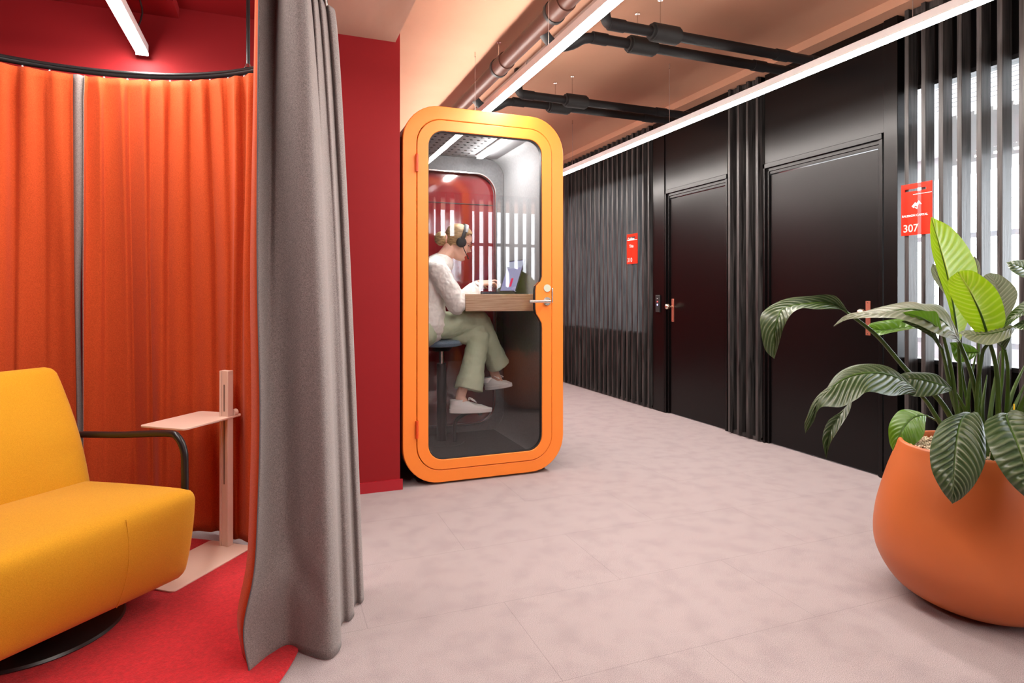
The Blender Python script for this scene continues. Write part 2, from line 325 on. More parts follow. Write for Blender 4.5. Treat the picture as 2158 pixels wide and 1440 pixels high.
for nm, lo, hi in (('window_1', YA0, YA1), ('window_2', YC0, YC1)):
    t = MB()
    for z in (.74, 2.375): t.box(GX-.005, GX+.085, lo, hi, z, z+.025)
    y = lo+.02
    while y < hi: t.box(GX+.0, GX+.08, y, y+.04, .74, 2.40); y += 1.83
    fr = struct(t.build(nm, M['blackmetal'], smooth=False))
    MB().box(GX+.035, GX+.043, lo, hi, .765, 2.375).build('pane', M['officeglass'], fr, smooth=False)
def door(nm, y0, y1, plate_y, col):
    """black leaf with architrave, plate and knob; y1 = far jamb"""
    lf = struct(MB().box(3.56, 3.60, y0, y1, .006, 2.065).build(nm, M['black'], bevel=.002))
    f = MB()
    f.box(3.528, 3.60, y0-.045, y1+.05, 2.118, 2.155); f.box(3.545, 3.60, y0-.02, y1+.02, 2.092, 2.118); f.box(3.535, 3.60, y0-.045, y0-.022, 0, 2.155); f.box(3.55,3.60,y0-.022,y0-.004,0,2.10)
    f.box(3.528, 3.60, y1+.03, y1+.05, 0, 2.155); f.box(3.545, 3.60, y1+.004, y1+.03, 0, 2.118); f.box(3.552,3.60,y0-.004,y1+.004,2.070,2.092)
    f.build('door_frame', M['black'], lf, bevel=.002)
    h = MB().box(3.553, 3.56, plate_y-.016, plate_y+.016, .885, 1.105).build('lock_plate', M['copper'], lf, bevel=.001)
    for z in (.895, 1.095): MB().tube([(3.5535, plate_y, z), (3.551, plate_y, z)], .004, 8).build('screw', M['brass'], h)
    k = MB(); k.tube([(3.556, plate_y, 1.03), (3.50, plate_y, 1.03)], [.008, .006], 12); k.sphere((3.492, plate_y, 1.03), (.022, .027, .027), 12)
    k.build('knob', M['brass'], lf)
    return lf
door('door_1', 4.17, 4.945, 4.90, 0)
door('door_2', 2.765, 3.665, 2.835, 0)
rd = thing('card_reader', (3.525, 5.09, 1.0), 'slim black card reader with red and blue lights beside the farther door', 'card reader')
MB().box(3.513, 3.525, 5.055, 5.125, .97, 1.14).build('reader_body', M['matteblack'], rd, bevel=.004)
MB().sphere((3.512, 5.09, 1.075), (.003,.008,.005), 8).build('red_light', mat('red led', (.8,.02,.02), .4, emit=(1,.05,.05), es=2), rd)
MB().sphere((3.512, 5.09, 1.045), (.003,.009,.009), 8).build('blue_light', mat('blue led', (.1,.1,.9), .4, emit=(.45,.45,1), es=2), rd)
MB().box(3.5115, 3.5135, 5.08, 5.10, 1.105, 1.109).build('reader_mark', M['officegrey'], rd, smooth=False)
# batten screens
def screen(name, ys, label, z0=.012):
    t = thing(name, (WX, ys[0], 0), label, 'slat screen')
    for y in ys: MB().box(WX, WX+.078, y, y+.026, z0, 2.838).build('batten', M['slat'], t, bevel=.0015, seg=1)
    MB().box(WX+.03, WX+.078, min(ys), max(ys)+.026, 2.80, 2.838).build('rail', M['slat'], t, smooth=False)
    MB().box(WX+.03, WX+.078, min(ys), max(ys)+.026, 0, .03).build('sole_rail', M['slat'], t, smooth=False)
    return t
screen('slat_screen', [5.215+.1*i for i in range(23)], 'black stained vertical batten screen beyond the farther door, red sign 310 on it')
screen('slat_screen', [3.735+.104*i for i in range(4)], 'narrow column of four black battens standing between the two black doors')
screen('slat_screen', [2.525-.1*i for i in range(34)], 'black batten screen behind the potted plant with bright office daylight in its gaps')
# office beyond the panes
struct(MB().box(3.73, 7.6, -.95, 7.6, 2.80, 2.89).build('ceiling_office', M['white'], smooth=False))
struct(MB().box(3.69, 7.5, -.9, 7.55, 0, .012).build('floor_office', M['officegrey'], smooth=False))
struct(MB().box(GX+.08, 8.0, -1.0, -.9, 0, 3.0).build('wall_office_end', M['white'], smooth=False))
of = MB(); of.box(7.5, 7.6, -3.1, 7.6, 0, .55); of.box(7.5, 7.6, -3.1, 7.6, 2.55, 3.0); of.box(7.5, 7.6, -3.1, -1.0, 0, 3.0)
struct(of.build('wall_office', M['white'], smooth=False))
fm = MB()
y = -4.9
while y < 7.5: fm.box(7.5, 7.56, y, y+.07, .55, 2.55); y += 1.15
fm.box(7.5, 7.56, -5.1, 7.6, 1.80, 1.86); fm.box(7.5, 7.56, -5.1, 7.6, .55, .61)
struct(fm.build('window_3', M['officegrey'], smooth=False))
bl = MB()
for k in range(7): bl.obox((3.80, .87, 2.43-k*.026), Vector((.010, 0, .004)), Vector((0, 1.7, 0)), Vector((0,0,.001)))
tag(bl.build('venetian_blind', M['blind'], smooth=False), 'raised grey venetian blind hanging inside the bright office window', 'blind')
tag(MB().box(3.84, 3.846, -.85, 2.58, 1.93, 2.23).build('roller_shade', M['officegrey'], smooth=False), 'light grey roller shade below the blind inside the bright office window', 'shade')

# ------------------------------------------------------------------ pipes on the ceiling
def hanger(parent, x, y, z): 
    MB().tube([(x, y, z), (x, y, CEIL)], .004, 6).build('hanger_rod', M['steel'], parent)
    MB().tube([(x, y, CEIL-.006), (x, y, CEIL)], .016, 10).build('ceiling_plate', M['steel'], parent)
p = thing('main_pipe', (1.455, 0, 2.72), 'long reddish brown ceiling pipe running above the orange booth', 'pipe')
MB().tube([(1.455, -5.0, 2.72), (1.455, 7.5, 2.72)], .052, 24).build('pipe', M['brownpipe'], p)
for y in (3.95, 3.05, 1.2, -.8, 5.6):
    MB().tube([(1.455, y-.11, 2.72), (1.455, y+.03, 2.72)], .060, 24).build('socket', M['brownpipe'], p)
    MB().tube([(1.455, y+.03, 2.72), (1.455, y+.055, 2.72)], .066, 24).build('clamp', M['rubber'], p)
    hanger(p, 1.455, y+.042, 2.77)
p = thing('side_duct', (1.66, 0, 2.73), 'pale metallic duct beside the reddish pipe and the long ceiling light', 'pipe')
MB().tube([(1.66, -5.0, 2.73), (1.66, 7.5, 2.73)], .042, 24).build('duct', M['chromepipe'], p)
for y in (3.72, 5.1, 1.0): hanger(p, 1.66, y, 2.76)
for y in (3.9, 1.8): MB().tube([(1.66, y-.02, 2.73), (1.66, y+.02, 2.73)], .047, 20).build('duct_joint', M['chromepipe'], p)
def cross(y, xe, xc, label, bend):
    t = thing('cross_pipe', (1.8, y, 2.70), label, 'pipe', 'dark pipes crossing under the ceiling')
    pts = [(xe, y, 2.70), (1.82, y, 2.70)]
    if bend: pts += [(1.74, y+.01, 2.69), (1.68, y+.05, 2.66), (1.60, y+.07, 2.645), (1.53, y+.05, 2.66), (1.47, y+.02, 2.70)]
    else: pts += [(1.785, y, 2.705), (1.765, y, 2.75), (1.762, y, 2.89)]
    MB().tube(cr(pts[1:], 16)[::-1]+[pts[0]], .031, 16).build('pipe', M['pipeblack'], t)
    for x in (1.84, xe-.06, xe-.35): MB().tube([(x-.05, y, 2.70), (x+.05, y, 2.70)], .036, 16).build('socket', M['pipeblack'], t)
    MB().tube([(xc-.10, y, 2.70), (xc-.085, y, 2.70), (xc-.085, y, 2.70), (xc+.085, y, 2.70), (xc+.085, y, 2.70), (xc+.10, y, 2.70)], [.045,.045,.054,.054,.045,.045], 20).build('coupling', M['rubber'], t)
    hanger(t, xc-.03, y, 2.75)
cross(3.07, 3.42, 2.17, 'dark ceiling cross pipe nearest the camera, with straight end', False)
cross(3.27, 3.42, 2.14, 'dark ceiling cross pipe, second from the camera, curving into the brown pipe', True)
cross(4.40, 3.42, 2.26, 'dark ceiling cross pipe above the orange booth, nearer of the far pair', False)
cross(4.59, 3.42, 2.20, 'farthest dark ceiling cross pipe, curving into the brown pipe behind the booth', True)

# ------------------------------------------------------------------ linear lights
def linear(x, y0, y1, z, label, m, cables, zc=CEIL, w_=.025, up=False):
    t = thing('linear_light', (x, (y0+y1)/2, z), label, 'pendant light')
    MB().box(x-w_-.003, x+w_+.003, y0, y1, z+.014, z+.055).build('housing', M['white'], t, smooth=False)
    # shallow convex diffuser under the housing: light leaves downwards only
    pr_ = [(-w_, z+.014), (-w_, z+.006), (-w_*.7, z+.001), (0, z-.001), (w_*.7, z+.001), (w_, z+.006), (w_, z+.014)]
    MB().add([(x+a, e, b) for e in (y0+.004, y1-.004) for a, b in pr_], [(k, k+1, k+8, k+7) for k in range(6)]+[tuple(range(7)), tuple(range(7, 14))]).build('diffuser', m, t, smooth=False)
    if up: MB().box(x-w_*.8, x+w_*.8, y0+.004, y1-.004, z+.055, z+.058).build('upper_diffuser', M['uptube'], t, smooth=False)
    for e in (y0, y1-.004): MB().box(x-w_-.003, x+w_+.003, e, e+.004, z-.001, z+.056).build('end_cap', M['white'], t, smooth=False)
    for y in cables:
        MB().tube([(x, y, z+.05), (x, y, zc)], .0016, 6).build('cable', M['cable'], t)
        MB().tube([(x, y, zc-.035), (x, y, zc)], .006, 8).build('cable_grip', M['steel'], t)
    return t
linear(2.80, 1.25, 7.3, 2.385, 'long glowing light line hung in front of the black battens and doors', M['tube'], (5.52, 3.9, 2.0))
linear(1.355, -2.4, 6.9, 2.39, 'long glowing light line running out above the orange phone booth', M['tube'], (4.22, 2.95, 1.3, -.4), up=True)
t = linear(-.62, 1.2, 3.555, 2.355, 'short glowing light tube over the curtained booth against the red wall', M['boothtube'], (2.7,), 2.64)
MB().tube(cr([(-.62,3.40,2.41), (-.585,3.36,2.50), (-.60,3.25,2.58), (-.60,3.1,2.64)], 14), .004, 6).build('power_cord', M['blackmetal'], t)

# ------------------------------------------------------------------ phone booth
PX0, PX1, PZ0, PZ1 = .709, 1.759, .012, 2.285; YF = 3.60; YB = 4.56
pod = thing('phone_booth', (1.234, 4.08, 0), 'orange framed glass phone booth with rounded corners beside the red wall', 'phone booth')
def xzring(mb, lo, li, y0, y1, mo=0):
    n = len(lo); vs = [(x, y0, z) for x, z in lo]+[(x, y0, z) for x, z in li]+[(x, y1, z) for x, z in lo]+[(x, y1, z) for x, z in li]; fs = []
    for k in range(n):
        j = (k+1) % n; fs += [(k, j, n+j, n+k), (2*n+k, 3*n+k, 3*n+j, 2*n+j), (k, 2*n+k, 2*n+j, j), (n+k, n+j, 3*n+j, 3*n+k)]
    mb.add(vs, fs, mo)
outer = rrect(PX0, PX1, PZ0, PZ1, .225); dho = rrect(.791, 1.677, .086, 2.205, .155); doo = rrect(.7945, 1.6735, .0895, 2.2015, .152)
gl = rrect(.862, 1.607, .149, 2.136, .095)
def notch(z):
    def sm(a, b, t): t = max(0, min(1, (t-a)/(b-a))); return t*t*(3-2*t)
    return .046*sm(.95, 1.045, z)*(1-sm(1.19, 1.25, z))
gln = [(x-(notch(z) if abs(x-1.607) < 1e-4 else 0), z) for x, z in gl]
mb = MB(); xzring(mb, outer, dho, YF, YF+.05); mb.build('front_frame', M['orange'], pod, bevel=.004, seg=2)
mb = MB(); xzring(mb, doo, gln, YF-.004, YF+.04); dr = mb.build('glass_door', M['orange'], pod, bevel=.003, seg=2)
mb = MB(); ins = [(x-.004 if x > 1.23 else x+.004, z-.004 if z > 1.2 else z+.004) for x, z in gln]
xzring(mb, gln, ins, YF+.004, YF+.03); mb.build('gasket', M['matteblack'], dr)
n = len(gln); mb = MB(); mb.add([(x, YF+.016, z) for x, z in gln]+[(x, YF+.024, z) for x, z in gln], [tuple(range(n)), tuple(range(n, 2*n))[::-1]]); mb.build('pane', M['glass'], dr, smooth=False)
# lever handle on the door
hx, hz = 1.638, 1.104
hd = MB(); hd.tube([(hx, YF-.004, hz), (hx, YF-.014, hz)], .027, 28); hd.build('handle_rose', M['steel'], dr)
hd = MB(); hd.tube([(hx, YF-.01, hz), (hx, YF-.05, hz)], .010, 16); hd.tube(cr([(hx+.004, YF-.052, hz), (hx-.03, YF-.054, hz), (hx-.095, YF-.054, hz)], 8), .0105, 16)
hd.tube([(hx-.092, YF-.054, hz), (hx-.096, YF-.054, hz)], .0085, 16); hd.tube([(hx-.096, YF-.054, hz), (hx-.142, YF-.054, hz)], .0105, 16); hd.build('lever', M['steel'], dr)
MB().tube([(hx+.003, YF-.003, 1.188), (hx+.003, YF-.009, 1.188)], .0245, 28).build('indicator_disc', M['indicator'], dr)
MB().box(1.675, 1.683, YF-.006, YF+.01, 1.095, 1.19).build('strike_plate', M['steel'], pod, bevel=.002)
for z in (1.93, .345):
    h = MB(); h.tube([(.791, YF-.012, z-.052), (.791, YF-.012, z+.052)], .0085, 12); h.build('hinge', M['hingeorange'], pod)
sh = MB(); shell_out = outer; shell_in = rrect(.80, 1.70, .095, 2.15, .16)
xzring(sh, rrect(PX0+.004, PX1-.004, PZ0+.004, PZ1-.004, .22), rrect(.786, 1.682, .08, 2.21, .15), YF+.05, YB)
sh.build('shell', M['blackmetal'], pod)
sh = MB(); xzring(sh, rrect(.787, 1.681, .081, 2.209, .15), rrect(.80, 1.668, .092, 2.195, .14), YF+.052, YB-.02); sh.build('felt_lining', M['felt'], pod)
sh = MB(); li = rrect(.87, 1.60, .16, 2.075, .16); xzring(sh, rrect(.80, 1.668, .092, 2.195, .14), li, YB-.10, YB-.03); sh.build('back_frame', M['felt'], pod, bevel=.01, seg=3)
sh = MB(); xzring(sh, rrect(.868, 1.602, .158, 2.077, .162), rrect(.876, 1.594, .166, 2.069, .154), YB-.108, YB-.085); sh.build('back_trim', M['steel'], pod)
n = len(li); MB().add([(x, YB-.05, z) for x, z in li], [tuple(range(n))]).build('back_panel', M['redback'], pod, smooth=False, fix=False)
MB().box(.90, 1.59, YB-.056, YB-.051, 1.84, 1.845).build('back_seam', M['matteblack'], pod, smooth=False)
fl = MB().box(.83, 1.64, YF+.055, YB-.10, .090, .104).build('booth_floor', M['felt2'], pod, smooth=False)
MB().box(.90, 1.62, YF+.15, YB-.16, 2.181, 2.194).build('vent_panel', mat('pod ceiling panel', (.16,.16,.165), .8), pod, bevel=.003)
vm = MB()
for i in range(11):
    for j in range(9):
        x = .93+.05*i; y = YF+.16+.075*j
        if 1.36 < x < 1.47: continue
        vm.box(x-.009, x+.009, y-.002, y+.002, 2.178, 2.1815); vm.box(x-.002, x+.002, y-.009, y+.009, 2.178, 2.1815)
vm.build('vent_holes', M['matteblack'], pod, smooth=False)
MB().box(1.395, 1.435, 3.78, 4.30, 2.150, 2.168).build('led_bar', M['podled'], pod, smooth=False)
MB().box(1.389, 1.441, 3.77, 4.31, 2.168, 2.182).build('led_housing', M['white'], pod, smooth=False)
for x in (.84, 1.60):
    for y in (3.72, 4.45): MB().tube([(x, y, 0), (x, y, .03)], .022, 12).build('foot', M['matteblack'], pod)
MB().box(.93, 1.54, 3.70, 4.47, .0, .016).build('under_plinth', M['matteblack'], pod, smooth=False)
# desk shelf fixed in the booth
dk = MB(); dv = [(1.185, 3.90), (1.665, 3.80), (1.665, 4.45), (1.30, 4.45)]
dk.add([(x, y, z) for z in (1.035, 1.150) for x, y in dv], [(0,3,2,1), (4,5,6,7), (0,1,5,4), (1,2,6,5), (2,3,7,6), (3,0,4,7)]); dk.build('desk_shelf', M['oak'], pod, bevel=.003)

# stool
sc = Vector((1.106, 4.22, .104))
st = thing('bar_stool', sc, 'black column stool with blue grey cushion inside the phone booth', 'stool')
MB().lathe([(.001,-.03),(.12,-.03),(.160,-.02),(.172,-.002),(.168,.016),(.13,.026),(.001,.028)], (1.09, 4.22, .81), 36, capb=False, capt=False).build('seat', M['blueseat'], st)
MB().lathe([(.07,-.06),(.10,-.03),(.11,-.028)], (1.09,4.22,.81), 24).build('seat_pan', M['blackmetal'], st)
MB().tube([(1.106, 4.22, .104), (1.106, 4.22, .66)], .034, 24).build('column', M['blackmetal'], st)
MB().tube([(1.106, 4.22, .66), (1.106, 4.22, .77)], .018, 16).build('piston', M['steel'], st)
MB().lathe([(.16,0),(.16,.006),(.05,.012)], (1.106,4.22,.104), 36).build('base_plate', M['felt2'], st)
MB().tube(cr([(1.185, 4.16, .11), (1.185, 4.16, .22), (1.20, 4.15, .27), (1.26, 4.13, .31), (1.34, 4.11, .325)], 18), .013, 12).build('foot_rest', M['blackmetal'], st)
MB().tube([(1.33, 4.02, .325), (1.33, 4.26, .325)], .014, 12).build('foot_bar', M['blackmetal'], st)

# laptop
lp = thing('laptop', (1.47, 4.15, 1.15), 'open dark laptop with lit screen on the oak booth desk', 'laptop')
MB().box(1.33, 1.572, 3.99, 4.31, 1.150, 1.165).build('keyboard_base', M['laptop'], lp, bevel=.002)
kb = MB()
for i in range(5):
    for j in range(12): kb.box(1.46+.021*i-.008, 1.46+.021*i+.008, 4.02+.0225*j, 4.02+.0225*j+.018, 1.165, 1.1665)
kb.build('keys', M['matteblack'], lp, smooth=False)
sv = Vector((.075, 0, .235)); sn = Vector((.235, 0, -.075)).normalized()
MB().obox(Vector((1.575, 4.15, 1.163))+sv*.5+sn*.004, sv*.5, Vector((0,.16,0)), sn*.004).build('lid', M['laptop'], lp, bevel=.002)
scn = MB().obox(Vector((1.575, 4.15, 1.163))+sv*.51-sn*.0006, sv*.46, Vector((0,.150,0)), sn*.0004).build('display', M['screen'], lp, smooth=False)
MB().obox(Vector((1.575, 4.12, 1.163))+sv*.30-sn*.0015, sv*.13, Vector((0,.022,0)), sn*.0003).build('red_window', M['redtile'], scn, smooth=False)
MB().obox(Vector((1.575, 4.15, 1.163))+sv*.85-sn*.0015, sv*.10, Vector((0,.145,0)), sn*.0003).build('title_bar', emat('grey bar', (.5,.5,.6), .5), scn, smooth=False)

# ------------------------------------------------------------------ woman
def remesh(o, v, sm=2):
    r = o.modifiers.new('remesh', 'REMESH'); r.mode = 'VOXEL'; r.voxel_size = v; r.use_smooth_shade = True
    if sm: s = o.modifiers.new('smooth', 'SMOOTH'); s.iterations = sm; s.factor = .5
HC = PY(966, 511, 4.15)
HR = Matrix.Translation(HC) @ Matrix.Rotation(math.radians(20), 4, 'Y')
prof = [(-.120,.050,.015,.016),(-.113,.070,.000,.030),(-.102,.079,-.012,.040),(-.090,.080,-.030,.047),(-.078,.077,-.050,.053),(-.066,.082,-.060,.058),(-.052,.080,-.068,.062),(-.036,.081,-.078,.066),(-.018,.080,-.088,.069),(0,.078,-.094,.072),(.018,.085,-.098,.074),(.036,.086,-.100,.075),(.054,.083,-.099,.074),(.072,.074,-.092,.070),(.090,.056,-.078,.060),(.104,.036,-.058,.046),(.114,.012,-.034,.028),(.118,-.008,-.014,.006)]
def headrows(n=56, grow=0, zs=46, bumps=True, top=.118):
    P = cr(prof, zs); rows = []
    for z, xf, xb, hw in P:
        row = []
        for k in range(n):
            a = 2*math.pi*k/n; ca, sa = math.cos(a), math.sin(a); m = (xf+xb)/2; L = (xf-xb)/2
            y = hw*(abs(sa)**.95)*(1 if sa >= 0 else -1); x = m+L*(abs(ca)**.9)*(1 if ca >= 0 else -1)
            if bumps and ca > 0:
                def g(yy, zz, sy, sz): return math.exp(-((y-yy)/sy)**2-((z-zz)/sz)**2)
                x += .026*g(0,-.030,.012,.012)+.014*g(0,-.012,.010,.018)+.006*g(0,.004,.012,.014)
                x -= .010*(g(.031,.002,.016,.012)+g(-.031,.002,.016,.012))
                x += .006*(g(0,-.061,.022,.005)+g(0,-.071,.020,.005))-.005*g(0,-.066,.02,.003)-.005*g(0,-.084,.03,.008)+.006*g(0,-.102,.02,.012)
                x += .004*(g(.03,.02,.018,.006)+g(-.03,.02,.018,.006))
            rr = math.hypot(x, y)+1e-6; row.append((x+x/rr*grow, y+y/rr*grow, z+(grow if z > .06 else 0)))
        rows.append(row)
    return rows
lady = thing('person', PZ(915, 760, .104)*1.0, 'woman in cream blouse and sage trousers typing on a stool inside the phone booth', 'person')
lady.location = (1.09, 4.15, .104)
W = lambda px, py, y: PY(px, py, y)
body = MB()
rows = headrows(); n = len(rows[0]); base = len(body.v)
body.grid([[HR @ Vector(p_) for p_ in r] for r in rows], closed=True)
body.f += [tuple(range(base, base+n))[::-1], tuple(range(base+(len(rows)-1)*n, base+len(rows)*n))]; body.mi += [0, 0]
for sy in (-1, 1): # ears
    body.limb([HR @ Vector((-.012, sy*.070, -.03)), HR @ Vector((-.016, sy*.078, .0)), HR @ Vector((-.014, sy*.076, .02))], [(.006,.010),(.006,.015),(.006,.010)], 10)
neckb = W(925, 556, 4.15)
body.limb([HR @ Vector((-.035, 0, -.02)), HR @ Vector((-.045, 0, -.09)), neckb, W(915, 580, 4.15)], [.052, .052, .058, .06])
body.limb([W(912, 575, 4.15), W(905, 620, 4.15), W(895, 665, 4.15), W(893, 700, 4.15)], [(.09,.15), (.10,.14), (.10,.125), (.11,.15)], up=(1,0,.2))
SHN, SHF = W(927, 573, 3.99), W(927, 573, 4.31)
ELN, ELF = W(962, 645, 3.95), W(968, 640, 4.33)
WRN, WRF = W(1008, 601, 4.03), W(1010, 597, 4.24)
body.limb([SHN, ELN, WRN], [.05, .042, .025]); body.limb([SHF, ELF, WRF], [.05, .042, .025])
def hand(wr, tip, side):
    """palm, four unequal fingers, thumb; side=+1: thumb towards +Y"""
    f = (tip-wr).normalized(); up = Vector((0,0,1)); up = (up-f*up.dot(f)).normalized(); lat = up.cross(f).normalized()   # lat ~ +Y for f=+X
    pk = wr+f*.085+up*.012
    body.limb([wr-f*.01, wr+f*.03+up*.006, pk], [(.017,.023), (.016,.036), (.012,.038)], 16, up=tuple(up))
    for k, (o_, ln) in enumerate(((.030,.066),(.010,.076),(-.011,.070),(-.030,.055))):
        b = pk+lat*o_*side-f*.004
        p1 = b+f*ln*.42+up*.010; p2 = p1+f*ln*.34-up*.008; p3 = p2+f*ln*.18-up*ln*.30
        body.limb([b-f*.01, b, p1, p2, p3], [.0095, .0095, .0085, .0078, .0065], 10)
    tb = wr+f*.03+lat*.026*side
    body.limb([tb, tb+f*.030+lat*.022*side-up*.006, tb+f*.062+lat*.020*side-up*.016], [.013, .0105, .008], 10)
hand(WRN, W(1052, 604, 4.06), 1); hand(WRF, W(1052, 598, 4.20), -1)
# legs
HPN, HPF = W(888, 692, 4.05), W(888, 695, 4.25)
KNN, ANN = W(1012, 678, 4.13), W(1044, 792, 4.22)      # right leg crossed on top
KNF, ANF = W(1010, 702, 4.10), W(970, 838, 4.03)
body.limb([HPN, KNN, ANN], [.08, .055, .034]); body.limb([HPF, KNF, ANF], [.08, .055, .034])
body.limb([ANN, W(1056, 812, 4.19)], [.034,.028]); body.limb([ANF, W(984, 858, 3.99)], [.034,.028])
bo = body.build('body', M['skin'], lady, ang=180); remesh(bo, .0035, 3)
# blouse
sm = MB()
sm.limb([W(930, 557, 4.15), W(915, 566, 4.15), W(908, 600, 4.15), W(900, 640, 4.15), W(897, 668, 4.15), W(898, 684, 4.15)], [(.085,.085), (.105,.165), (.125,.165), (.120,.16), (.135,.195), (.142,.205)], 28, up=(1,0,.2))
for sh_, el, wr_, yy in ((SHN, ELN, WRN, -1), (SHF, ELF, WRF, 1)):
    mid = (sh_+el)/2; fm_ = (el+wr_)/2
    sm.limb([sh_+Vector((-.01,0,.0)), mid+Vector((0,yy*.005,0)), el], [.073, .069, .060], 20)
    cuff = el.lerp(wr_, .93)
    sm.limb([el, fm_-Vector((0,0,.012)), el.lerp(wr_, .78), cuff], [.060, .064, .052, .030], 20)
sh_ = sm.build('blouse', M['shirt'], lady, ang=180); remesh(sh_, .006, 4)
tx = bpy.data.textures.new('folds', 'CLOUDS'); tx.noise_scale = .07; dm = sh_.modifiers.new('folds', 'DISPLACE'); dm.texture = tx; dm.strength = .022; dm.mid_level = .5; dm.texture_coords = 'GLOBAL'
tx = bpy.data.textures.new('wrinkles', 'CLOUDS'); tx.noise_scale = .022; dm = sh_.modifiers.new('wrinkles', 'DISPLACE'); dm.texture = tx; dm.strength = .008; dm.texture_coords = 'GLOBAL'
# cuffs and shirt tail
for wr_, el in ((WRN, ELN), (WRF, ELF)):
    a = el.lerp(wr_, .90); b = el.lerp(wr_, .99); c_ = MB(); c_.tube([a, b, b, a], [.033, .032, .029, .029], 20, cap=False); c_.build('cuff', M['shirt'], sh_)
# trousers
tm = MB()
tm.limb([HPN+Vector((-.02,.0,0)), HPN.lerp(KNN, .5)+Vector((0,0,.006)), KNN+Vector((-.01,0,.008))], [(.105,.09), (.092,.085), (.074,.074)], 24, up=(0,0,1))
tm.limb([HPF+Vector((-.02,0,0)), HPF.lerp(KNF, .5)-Vector((0,0,.01)), KNF+Vector((-.01,0,-.005))], [(.10,.09), (.086,.085), (.072,.072)], 24, up=(0,0,1))
tm.limb([W(890, 700, 4.03), W(890, 700, 4.27)], [.105, .105], 20)
to = tm
def flare(k, hem, r0, r1, r2, up=(0,1,0)):
    d = (hem-k); pts = [k+d*t_ for t_ in (0, .3, .6, .85, 1)]
    to.limb(pts[:1]+pts[1:], [r0, r1, (r1+r2)/2, r2*.95, r2], 24, up=up)
def capfix(): pass
def leg(k, hem, rs):
    """open flared trouser leg, closed by a cut just at the hem plane"""
    d = hem-k; N_ = [0,.2,.45,.7,.9,1]; pts = [k+d*t_ for t_ in N_]
    to.tube([k-d.normalized()*.05]+pts, [(.03,.03)]+rs, 28, True, up=(0,1,0))
leg(KNN, W(1050, 770, 4.21), [.074, .072, .070, .075, .083, .086])
leg(KNF+Vector((0,0,0)), W(988, 822, 4.03), [.076, .075, .078, .086, .096, .100])
pn = tm.build('trousers', M['pants'], lady, ang=180); remesh(pn, .005, 3)
tx2 = bpy.data.textures.new('creases', 'CLOUDS'); tx2.noise_scale = .09; dm = pn.modifiers.new('folds', 'DISPLACE'); dm.texture = tx2; dm.strength = .018; dm.texture_coords = 'GLOBAL'
# sneakers
def sneaker(heel, toe, lift, side):
    f = (toe-heel); L = f.length; f.normalize(); up = lift.normalized(); up = (up-f*up.dot(f)).normalized(); lat = f.cross(up)
    def sec(t_):   # half width of the footprint
        return .029+.014*math.sin(math.pi*min(1, t_*1.0)**.8)+.006*math.exp(-((t_-.72)/.15)**2) if t_ < .97 else .026
    def foot(z, g=0, n=40, hgt=None):
        out = []
        for k in range(n):
            a = 2*math.pi*k/n; t_ = .5-.5*math.cos(a); wd = (sec(t_)+g)*abs(math.sin(a))**.55*(1 if math.sin(a) >= 0 else -1)
            tt = -g/L+t_*(1+2*g/L); out.append(heel+f*(tt*L)+lat*wd+up*(z if hgt is None else z*hgt(t_)))
        return out
    so = MB(); toer = lambda t_: 1
    so.grid([foot(0, -.003), foot(.004, .002), foot(.026, .003), foot(.030, -.001)], closed=True); n=40; so.f += [tuple(range(n))[::-1], tuple(range(3*n, 4*n))]; so.mi += [0,0]
    sk = thing_child = so.build('sneaker', M['sole'], lady)
    H = lambda t_: (.052+.038*math.exp(-((t_-.0)/.20)**2)+.030*math.exp(-((t_-.38)/.17)**2)) * (1 if t_ < .8 else 1-.45*(t_-.8)/.2)
    rows = [foot(.026, -.001)]
    for q, g in ((.35,-.000),(.6,-.004),(.82,-.010),(.95,-.018),(1.0,-.026)):
        rr = []
        for k, (p0) in enumerate(foot(0, g)):
            t_ = .5-.5*math.cos(2*math.pi*k/40); rr.append(p0+up*(.026+(H(t_)-.026)*q+ (0)))
        rows.append(rr)
    u = MB(); u.grid(rows, closed=True); u.f += [tuple(range(5*n, 6*n))]; u.mi += [0]; u.build('upper', M['shoe'], sk, ang=80)
    la = MB()
    for t_ in (.46, .52, .58, .64):
        c0 = heel+f*(t_*L)+up*(H(t_)+.0); la.tube(cr([c0-lat*.026-up*.012, c0+up*.003, c0+lat*.026-up*.012], 7), .0032, 6)
    c0 = heel+f*(.45*L)+up*(H(.42)+.004)
    for s_ in (-1, 1): la.tube(cr([c0, c0+lat*.03*s_+up*.012+f*.01, c0+lat*.034*s_-up*.012+f*.05, c0+f*.02], 12), .0028, 6)
    la.build('laces', M['sole'], sk)
    co = MB(); cc = heel+f*(.17*L)+up*.085; co.tube([cc-up*.03, cc+up*.004], [(.046,.034), (.048,.036)], 20, up=tuple(f)); co.build('collar', M['shoe'], sk)
sneaker(W(947, 871, 4.02), W(1036, 868, 3.97), Vector((0,0,1)), 1)
sneaker(W(1024, 822, 4.28), W(1079, 815, 4.12), Vector((-.12,0,1)), 1)
